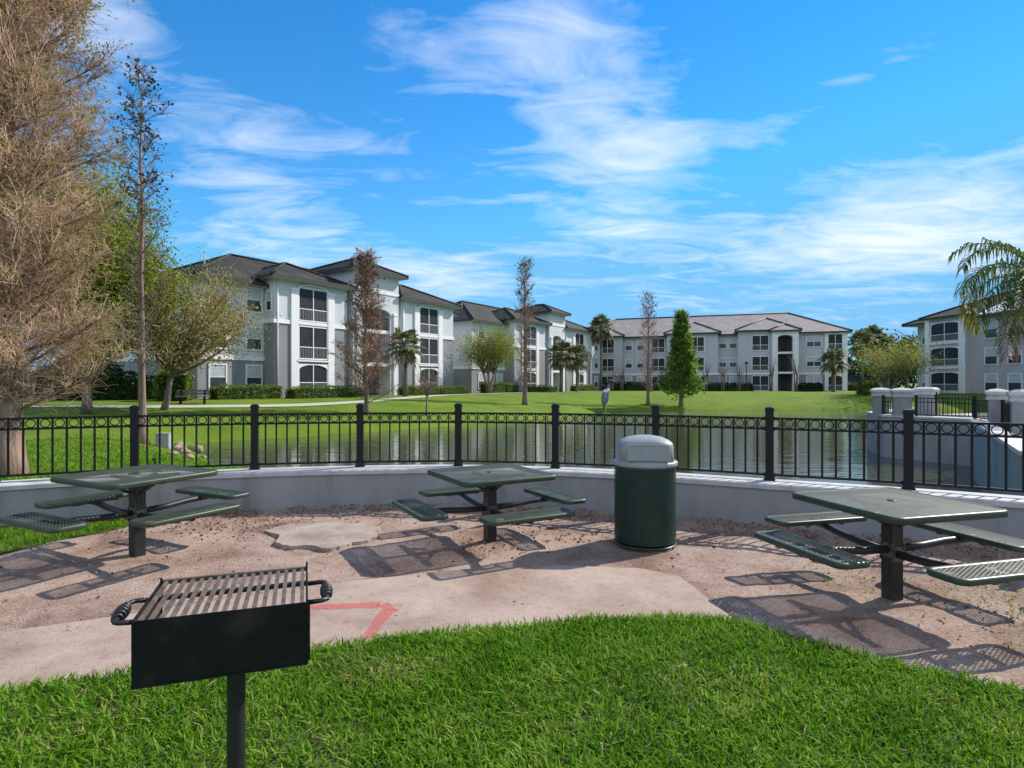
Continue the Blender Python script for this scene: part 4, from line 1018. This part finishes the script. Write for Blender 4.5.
# ------------------------------------------------------------------ plants
def conifer(name, label, loc, H, r0, crown0, reach, nlat, elev, ntw, twl, mats, seed, group=None, leafn=0, leafs=.1, flare=1.6, ns=2, leafzone=.3, wob=.05, rtw=.006, cones=0, cone_t=.75, subl=.5, cat='tree', curve=.25, hang=.3, topcut=0., cs=.13, spread=.55):
    """conical tree: tapered leader, rising laterals, twigs and needle clusters. mats: trunk, twig, leaf, cone"""
    rg = np.random.default_rng(seed); root = empty(name, loc, 0, label, cat, group)
    k = 16; t = np.linspace(0, 1, k); tz = -.4+(H+.4)*t
    px = np.cumsum(rg.normal(size=k))*wob*.3*np.minimum(1, t*3); py = np.cumsum(rg.normal(size=k))*wob*.3*np.minimum(1, t*3)
    lead = np.c_[px, py, tz]; rr = r0*np.maximum(.03, (1-t)**.85)*(1+(flare-1)*np.exp(-np.maximum(tz, 0)/(r0*2.2)))
    tb = MB(); tb.tube(lead, rr, 14); cb = MB()
    at = lambda q: np.array([np.interp(q, tz, lead[:, i]) for i in range(3)])
    ra = lambda q: np.interp(q, tz, rr)
    TW, TR, SW, SR, LC, LD, CC = [], [], [], [], [], [], []
    for i in range(nlat):
        f = (i+rg.random())/nlat; q = (crown0+(1-crown0-topcut)*f)*H; Ln = reach(f)*(.72+.5*rg.random()); az = i*2.39996+rg.normal()*.35
        e = elev*(.75+.5*rg.random()); d = np.array([math.cos(az)*math.cos(e), math.sin(az)*math.cos(e), math.sin(e)])
        pts = []; p = at(q); dd = d.copy()
        for s in range(6):
            pts.append(p.copy()); dd = dd+np.array([0, 0, curve*.2])+rg.normal(size=3)*.10; dd /= np.linalg.norm(dd); p = p+dd*Ln/5
        rb = min(ra(q)*.55, .012+.011*Ln); tb.tube(pts, rb*np.linspace(1, .22, 6), 5, caps=False)
        pts = np.array(pts)
        for j in range(ntw):
            u = .06+.94*rg.random(); x = u*5; a = int(min(4, x)); b0 = pts[a]+(pts[a+1]-pts[a])*(x-a)
            bd = pts[min(5, a+1)]-pts[a]; bd /= np.linalg.norm(bd)
            dv = bd*.8+rg.normal(size=3)*spread; dv[2] += .15; dv /= np.linalg.norm(dv); l = twl*(.45+.9*rg.random())*(1.1-.45*u)
            m1 = b0+dv*l*.5+rg.normal(size=3)*l*.06; e1 = m1+(dv+rg.normal(size=3)*.25)*l*.5
            TW.append([b0, m1, e1]); TR.append([rtw*1.3, rtw, rtw*.35])
            for s in range(ns):
                w = .25+.7*rg.random(); s0 = b0+(m1-b0)*w*2 if w < .5 else m1+(e1-m1)*(w-.5)*2
                sv_ = dv*.6+rg.normal(size=3)*(spread+.1); sv_ /= np.linalg.norm(sv_); l2 = l*subl*(.5+.8*rg.random())
                SW.append([s0, s0+sv_*l2]); SR.append([rtw*.7, rtw*.25])
                if leafn and u > leafzone:
                    for _ in range(leafn): LC.append(s0+sv_*l2*rg.random()*1.1+rg.normal(size=3)*leafs*.35); LD.append(sv_)
            if cones and f > cone_t and rg.random() < cones: CC.append(e1+rg.normal(size=3)*.05)
    cb.tubes(TW, TR, 3, 0); cb.tubes(SW, SR, 3, 0)
    if LC: cb.leaves(LC, leafs, rg, 1, .42, dirs=LD, hang=hang)
    if CC:
        CC = np.repeat(np.array(CC), 5, 0)+rg.normal(size=(len(CC)*5, 3))*.05; cb.leaves(CC, cs, rg, 2, .8)
    obj('trunk', tb, M[mats[0]], root); obj('crown', cb, [M[mats[1]], M[mats[2]], M[mats[3]]], root)
    return root

def broad(name, label, loc, H, th, r0, rx, rz, nl, nsub, nleaf, ls, mats, seed, group=None, lean=(0, 0), cat='tree', multi=1, spread=.28, twigs=True, flat=0.):
    """broadleaf tree: trunk(s), limbs reaching into an uneven crown, leaf clusters at the limb ends"""
    rg = np.random.default_rng(seed); root = empty(name, loc, 0, label, cat, group); tb = MB(); cb = MB()
    top = np.array([lean[0], lean[1], th]); cc = np.array([lean[0]*1.6, lean[1]*1.6, H-rz]); TW, TR, LC = [], [], []
    starts = []
    for m_ in range(multi):
        o = np.array([math.cos(m_*2.4)*.12, math.sin(m_*2.4)*.12, 0])*(multi > 1); sp = np.array([math.cos(m_*2.4), math.sin(m_*2.4), 0])*rx*.35*(multi > 1)
        path = [o+np.array([0, 0, -.3]), o*1.2+top*.35+rg.normal(size=3)*.05, top+sp*.6]
        tb.tube(path, [r0*1.35, r0, r0*.75], 9); starts.append(path[-1])
    for i in range(nl):
        s = starts[i % multi]; d = rg.normal(size=3); d[2] = abs(d[2])*.9-.15+flat; d /= np.linalg.norm(d)
        e = cc+d*np.array([rx, rx, rz])*(.62+.4*rg.random()); md = s+(e-s)*.5+rg.normal(size=3)*rx*.09+np.array([0, 0, rz*.06])
        pth = [s, s+(md-s)*.5+rg.normal(size=3)*rx*.04, md, md+(e-md)*.55+rg.normal(size=3)*rx*.05, e]
        tb.tube(pth, r0*np.array([.55, .42, .30, .17, .06]), 6, caps=False); pth = np.array(pth)
        for j in range(nsub):
            u = 1.2+2.8*rg.random(); a = int(min(3, u)); b0 = pth[a]+(pth[a+1]-pth[a])*(u-a)
            dv = rg.normal(size=3); dv /= np.linalg.norm(dv); dv = dv+.6*(pth[-1]-pth[0])/np.linalg.norm(pth[-1]-pth[0]); l = rx*.34*(.5+.8*rg.random()); e1 = b0+dv*l
            TW.append([b0, b0+(e1-b0)*.5+rg.normal(size=3)*l*.1, e1]); TR.append([r0*.09, r0*.06, r0*.025])
            n = max(0, int(nleaf*(.4+1.2*rg.random())))
            if n: LC.append(b0+(e1-b0)*(.25+.85*rg.random((n, 1)))+rg.normal(size=(n, 3))*rx*spread*.42*np.array([1, 1, .75]))
    cb.tubes(TW, TR, 4, 0)
    if LC: cb.leaves(np.concatenate(LC), ls, rg, 1, .6)
    obj('trunk', tb, M[mats[0]], root); obj('crown', cb, [M[mats[1]], M[mats[2]]], root); return root

def fan_palm(label, loc, th, r, cr, nf, seed, group, mats=('bark_palm', 'palm_leaf', 'palm_dead'), lean=(0, 0)):
    rg = np.random.default_rng(seed); root = empty('cabbage_palm', loc, 0, label, 'palm tree', group); tb = MB(); cb = MB()
    top = np.array([lean[0], lean[1], th]); tb.tube([(0, 0, -.3), tuple(top*.5+np.array([.04, 0, 0])), tuple(top)], [r*1.2, r, r*1.05], 10)
    for i in range(nf):
        f = (i+.5)/nf; el = R(78-135*f)+rg.normal()*.12; az = i*2.39996+rg.normal()*.2; dead = f > .86
        d = np.array([math.cos(az)*math.cos(el), math.sin(az)*math.cos(el), math.sin(el)]); s = np.array([-math.sin(az), math.cos(az), 0]); n = np.cross(s, d)
        pl = cr*.5*(.8+.4*rg.random()); p0 = top+d*.08; p1 = top+d*pl-UP*pl*.12; cb.tube([p0, (p0+p1)/2+n*.03, p1], [.022, .016, .012], 4, 1 if dead else 0, caps=False)
        for a in np.linspace(-1.75, 1.75, 17):
            a += rg.normal()*.05; v = d*math.cos(a)+s*math.sin(a); l = cr*.56*(1-.16*abs(a))*(.85+.3*rg.random()); w = np.cross(v, n)*l*.085
            m1 = p1+v*l*.55+n*.02; e = p1+v*l-UP*l*(.22+.25*rg.random())
            cb.add([p1, m1-w, m1+w, e], [(0, 1, 3, 2)], 1 if dead else 0)
    obj('trunk', tb, M[mats[0]], root); obj('crown', cb, [M[mats[1]], M[mats[2]]], root); return root

def feather_palm(label, loc, th, r, fl, fr, seed):
    """arching pinnate fronds with hanging leaflets. fr: list of (azimuth, elevation, length factor, slot, droop)"""
    rg = np.random.default_rng(seed); root = empty('queen_palm', loc, 0, label, 'palm tree'); tb = MB(); top = np.array([0, 0, th])
    tb.tube([(.15, 0, -.3), (.05, 0, th*.5), tuple(top)], [r*1.3, r, r*.8], 12)
    tb.tube([tuple(top), (0, 0, th+.5)], [r*.75, r*.3], 10)
    for i, (az, el, lf, sl, dr) in enumerate(fr):
        az, el = R(az), R(el); Ln = fl*lf; k = 16; p = top+UP*.3; pts = [p]; e = el
        for s in range(k-1):
            e -= dr*(.35+1.3*s/k)/k; d = np.array([math.cos(az)*math.cos(e), math.sin(az)*math.cos(e), math.sin(e)]); p = p+d*Ln/(k-1); pts.append(p)
        pts = np.array(pts); b = MB(); b.tube(pts, np.linspace(.03, .006, k), 5, 1, caps=False)
        sd = np.array([-math.sin(az), math.cos(az), 0])
        for t in np.linspace(.12, .995, 58):
            x = t*(k-1); a = int(min(k-2, x)); b0 = pts[a]+(pts[a+1]-pts[a])*(x-a); tg = pts[a+1]-pts[a]; tg /= np.linalg.norm(tg)
            for sg in (-1, 1):
                l = fl*.24*math.sin(PI*(.12+.80*t))**.6*(.8+.4*rg.random()); v = sd*sg*(.62+.3*rg.random())+tg*.55+UP*(rg.normal()*.22+.05); v /= np.linalg.norm(v)
                m1 = b0+v*l*.45; e1 = m1+(v*.55-UP*(.8+.35*rg.random()))*l*.62; w = np.cross(v, UP); w = w/(np.linalg.norm(w)+1e-6)*.017+tg*.006
                b.add([b0-w*.5, b0+w*.5, m1+w, m1-w, e1], [(0, 1, 2, 3), (3, 2, 4)], 0)
        obj('frond', b, [M[sl], M['frond_brown'] if sl == 'frond_brown' else M['frond']], root)
    obj('trunk', tb, M['bark_grey'], root); return root

def P(px, y): return ((px-512)/600*y, y)
def at(px, y, dz=0.): x = (px-512)/600*y; return (x, y, gh(x, y)+dz)

# bald cypresses
CY = 'bald cypresses along the lake'
conifer('bald_cypress', 'huge pinkish brown cypress with a fluted trunk at the left edge', (-9.2, 10.9, -.02), 13.5, .24, .085, lambda f: (1.72+.5*f)*(1-f)**.36+.1, 255, R(30), 36, .70,
        ('bark_pink', 'twig_fine', 'needle_spring', 'cone_dark'), 11, CY, leafn=2, leafs=.06, flare=1.75, ns=6, rtw=.0056, leafzone=.5, subl=.62, spread=.42)
conifer('bald_cypress', 'tall slim nearly bare cypress left of the buildings, its thin top against the sky', at(143, 18.6), 11.3, .12, .20, lambda f: 1.0*(1-f)**.3+.14, 66, R(42), 12, .5,
        ('bark_pink', 'twig_dark', 'needle_spring', 'cone_dark'), 5, CY, leafn=0, flare=2., ns=2, rtw=.0075, cones=.34, cone_t=.5, wob=.06, cs=.09)
conifer('bald_cypress', 'rusty brown cypress with dense twigs in front of the left apartment building', at(367, 36), 9.45, .15, .07, lambda f: 2.15*(1-f)**1.0+.28, 100, R(36), 20, .7,
        ('bark_grey', 'twig_rust', 'needle_dry', 'cone_dark'), 8, CY, leafn=1, leafs=.12, flare=1.5, ns=3, rtw=.010, cones=.22, cone_t=.55, leafzone=.55, cs=.10)
conifer('bald_cypress', 'tall dark cypress standing before the middle apartment building', at(525, 50), 11.9, .20, .10, lambda f: 1.15*(1-f)**.35+.2, 74, R(48), 14, .6,
        ('bark_grey', 'twig_rust', 'needle_dry', 'cone_dark'), 21, CY, leafn=0, flare=1.7, ns=2, rtw=.012, cones=.26, cone_t=.5, cs=.11)
conifer('bald_cypress', 'thin bare cypress left of the bright green conical one', at(648, 60), 11.0, .16, .10, lambda f: 1.5*(1-f)**.55+.2, 60, R(40), 13, .65,
        ('bark_grey', 'twig_rust', 'needle_dry', 'cone_dark'), 33, CY, leafn=0, flare=1.6, ns=2, rtw=.011, cones=.22, cone_t=.6, cs=.11)
conifer('bald_cypress', 'bright green conical cypress on the far shore', at(681, 60), 9.2, .20, .08, lambda f: 2.5*(1-f)**1.05+.06, 125, R(25), 15, .6,
        ('bark_grey', 'twig_dark', 'needle_green', 'cone_dark'), 44, CY, leafn=5, leafs=.22, flare=1.5, ns=3, rtw=.008, leafzone=.15, cones=.2, cone_t=.9)
# broadleaf trees on the left and around the buildings
broad('leafy_tree', 'tall yellow green tree rising behind the huge cypress', (-20.2, 28.5, .5), 11.8, 1.2, .20, 3.3, 5.6, 48, 28, 66, .15, ('bark_grey', 'twig', 'leaf_yellow'), 3, spread=.36)
broad('spreading_tree', 'olive and orange leaved tree with twisting limbs at the corner of the left building', at(162, 31.5), 7.4, 1.7, .16, 3.8, 3.0, 26, 22, 26, .125, ('bark_grey', 'twig', 'leaf_olive'), 6, lean=(.55, -.2))
broad('bare_tree', 'small bare pinkish tree on the lawn right of the rusty cypress', at(427, 38), 3.6, 1.2, .06, 1.0, 1.5, 26, 16, 1, .05, ('bark_grey', 'twig_rust', 'needle_dry'), 9)
broad('hazy_tree', 'rounded hazy green tree at the middle building wing', at(488, 61.5), 6.2, 2.0, .15, 3.0, 1.8, 26, 26, 22, .13, ('bark_grey', 'twig', 'leaf_yellow'), 13, multi=3, spread=.4)
for k, (px, y, hh, lb) in enumerate([(706, 84, 5.0, 'left of the twin recessed windows'), (723, 82, 4.6, 'under the twin recessed windows'), (739, 82.5, 4.2, 'by the lamp post'),
                                     (771, 79.5, 5.4, 'left of the arched entrance'), (796, 79, 5.8, 'right of the arched entrance'), (622, 90, 4.0, 'behind the heron'), (612, 90, 3.6, 'right of the middle building end')]):
    broad('crape_myrtle', 'bare crape myrtle in front of the far building '+lb, at(px, y), hh, 1.9, .10, 1.0, 1.3, 9, 5, 0, .1, ('bark_grey', 'twig', 'needle_dry'), 60+k, 'bare crape myrtles', multi=3)
CP = 'cabbage palms by the apartment buildings'
fan_palm('cabbage palm at the corner of the left apartment building', at(405, 48), 4.15, .17, 1.75, 40, 1, CP)
fan_palm('left cabbage palm of the pair before the middle building', at(561, 72.5), 4.7, .18, 2.1, 42, 2, CP)
fan_palm('right cabbage palm of the pair before the middle building', at(577, 73.5), 4.4, .18, 2.0, 42, 3, CP)
fan_palm('cabbage palm showing its head over the roof between two buildings', at(601, 88), 9.3, .20, 2.3, 44, 4, CP)
fan_palm('dark cabbage palm before the right end of the far building', at(833, 77), 4.1, .18, 2.0, 44, 5, CP)
for k, (px, y, hh) in enumerate([(862, 92, 7.4), (872, 96, 8.4), (880, 93, 6.8)]):
    fan_palm(['left shaggy palm of the clump right of the far building', 'tallest shaggy palm in the clump right of the far building', 'right shaggy palm of the clump right of the far building'][k], at(px, y), hh, .22, 2.6, 54, 10+k, CP, ('bark_palm', 'palm_leaf', 'palm_dead'))
broad('oak_tree', 'dark green oak behind the shaggy palms', at(888, 98), 9.3, 2, .3, 4.0, 3.6, 24, 16, 14, .42, ('bark_grey', 'twig_dark', 'leaf_dark'), 15)
broad('oak_tree', 'dark green oak left of the taupe building', at(907, 100), 7.0, 2, .3, 3.6, 3.0, 22, 14, 14, .42, ('bark_grey', 'twig_dark', 'leaf_dark'), 16)
broad('pale_tree', 'low spreading pale green tree behind the far promenade pillars', at(890, 66), 5.4, 1.5, .15, 4.3, 2.2, 26, 20, 10, .2, ('bark_grey', 'twig', 'leaf_yellow'), 17, multi=3, flat=.1)
feather_palm('queen palm with arching and browning fronds at the right edge', (15.2, 17.2, .28), 4.05, .13, 2.75,
             [(178, 62, 1.05, 'frond', 2.6), (186, 38, 1.05, 'frond', 2.3), (172, 24, 1.1, 'frond_yellow', 3.0), (184, 12, 1.05, 'frond', 2.4), (205, -12, 1., 'frond', 1.4), (212, 30, 1.0, 'frond', 2.6), (200, 5, .95, 'frond', 1.7), (192, -38, .95, 'frond_brown', 1.1), (215, -22, .9, 'frond', 1.2),
              (150, 70, 1, 'frond', 2.2), (250, 55, 1, 'frond', 2.2), (300, 45, 1, 'frond', 2.2), (20, 55, 1, 'frond', 2.2), (60, 40, 1, 'frond', 2.2), (110, 45, 1, 'frond', 2.3), (340, 20, 1, 'frond', 2), (75, 5, .9, 'frond_yellow', 1.8)], 3)

# hedges and shrubs
def hedge(label, p, q, w, h, n, mat='leaf_hedge', ls=.11, group='clipped hedges', seed=0, name='hedge'):
    rg = np.random.default_rng(seed+int(n)); p = np.array(p); q = np.array(q); d = q-p; Ln = np.linalg.norm(d); d /= Ln; c = (p+q)/2
    root = empty(name, (c[0], c[1], gh(*c)), math.atan2(d[1], d[0]), label, 'hedge' if name == 'hedge' else 'shrub', group)
    u = rg.random((n, 3)); e = rg.integers(0, 5, n)
    x = (u[:, 0]-.5)*Ln; y = (u[:, 1]-.5)*w; z = u[:, 2]*h
    x = np.where(e == 0, -Ln/2, np.where(e == 1, Ln/2, x)); y = np.where(e == 2, -w/2, np.where(e == 3, w/2, y)); z = np.where(e == 4, h, z)
    rnd = np.minimum(1, (np.minimum(Ln/2-abs(x), .3)/.3))*.12
    z = z*(1-.13+rnd)+.05*np.sin(x*3.1+seed)*z/h+.035*np.sin(x*7+2*seed)*z/h
    b = MB(); b.leaves(np.c_[x, y, z]+rg.normal(size=(n, 3))*.05, ls, rg, 0, .7); 
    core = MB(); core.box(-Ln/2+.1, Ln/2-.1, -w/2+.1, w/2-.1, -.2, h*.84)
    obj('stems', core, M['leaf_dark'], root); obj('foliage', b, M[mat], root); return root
def facade(S, s, n): return (S[0]+.545*s+.839*n, S[1]+.839*s-.545*n)
SA, SB = (-16.66, 42), (.12, 69.8)
for k, (S, s0, s1, n, w, h, lb, cnt) in enumerate([(SA, -4.9, -.4, .9, 1.0, .85, 'clipped hedge under the corner windows of the left building', 3000), (SA, .2, 6.6, 1.6, 1.1, .80, 'long clipped hedge along the first bay of the left building', 3600),
        (SA, 11.0, 13.2, 1.7, 1.0, .75, 'short hedge by the cabbage palm of the left building', 1400), (SA, 14.2, 19.8, 1.5, 1.0, .75, 'hedge along the second bay of the left building', 2400),
        (SB, -6.3, -3.2, 0.4, 1.2, 1.15, 'hedge under the wing of the middle building, behind the hazy tree', 2000), (SB, -2.7, -.3, .4, 1.2, 1.05, 'square hedge between the hazy tree and the first bay', 1500),
        (SB, .5, 7.2, 1.5, 1.0, .8, 'low hedge along the first bay of the middle building', 2000), (SB, 12, 17.5, 1.7, 1.0, .85, 'low hedge under the pair of cabbage palms', 1800)]):
    hedge(lb, facade(S, s0, n), facade(S, s1, n), w, h, cnt, seed=k)
for k, (a, c, y0, y1, h, lb) in enumerate([(607, 645, 92.5, 90, 1.25, 'dark hedge behind the heron along the far building'), (654, 692, 88, 86.5, 1.1, 'dark hedge behind the green cypress'), (702, 752, 86, 84, 1.15, 'dark hedge beside the twin recessed windows'), (799, 822, 81.5, 80.5, 1.05, 'dark hedge right of the arched entrance')]):
    hedge(lb, P(a, y0), P(c, y1), 1.1, h, 2200, 'leaf_dark', .16, seed=20+k)
for k, (px, y, w, h, lb) in enumerate([(66, 38, 3.2, 2.1, 'dark shrub left of the others behind the huge cypress'), (88, 39, 3.4, 2.4, 'tall dark shrub in the row behind the huge cypress'), (110, 37.5, 3.2, 1.7, 'dark shrub behind the slim cypress'), (132, 37, 2.6, 1.4, 'dark shrub between slim cypress and the twisting tree'),
        (173, 35.5, 1.5, 1.75, 'dense round shrub at the dark corner of the left building'), (40, 41, 4.0, 1.3, 'low dark shrub furthest left on the far lawn'), (869, 66, 1.6, 1.4, 'green shrub left of the far promenade pillars'), (853, 88, 2.4, .8, 'low shrub at the right end of the far building')]):
    x, y = P(px, y); hedge(lb, (x-w/2, y), (x+w/2, y+.4), 1.4, h, 2600, 'leaf_dark' if k < 6 and k != 4 else 'leaf_hedge', .16, 'dark shrubs', 40+k, 'shrub')

# distant tree line that closes the horizon
rg = np.random.default_rng(99); b = MB(); n = 60000
az = R(-75)+R(150)*rg.random(n); dist = 128+22*rg.random(n)
ht = 5.2+1.6*np.sin(az*23)+1.2*np.sin(az*51+1)+.8*np.sin(az*97+2)
b.leaves(np.c_[dist*np.sin(az), dist*np.cos(az), .3+ht*np.sqrt(rg.random(n))*1.05], .9, rg, 0, .7)
tag(obj('woods', b, M['leaf_dark']), 'dark belt of trees along the horizon behind the buildings', kind='stuff')
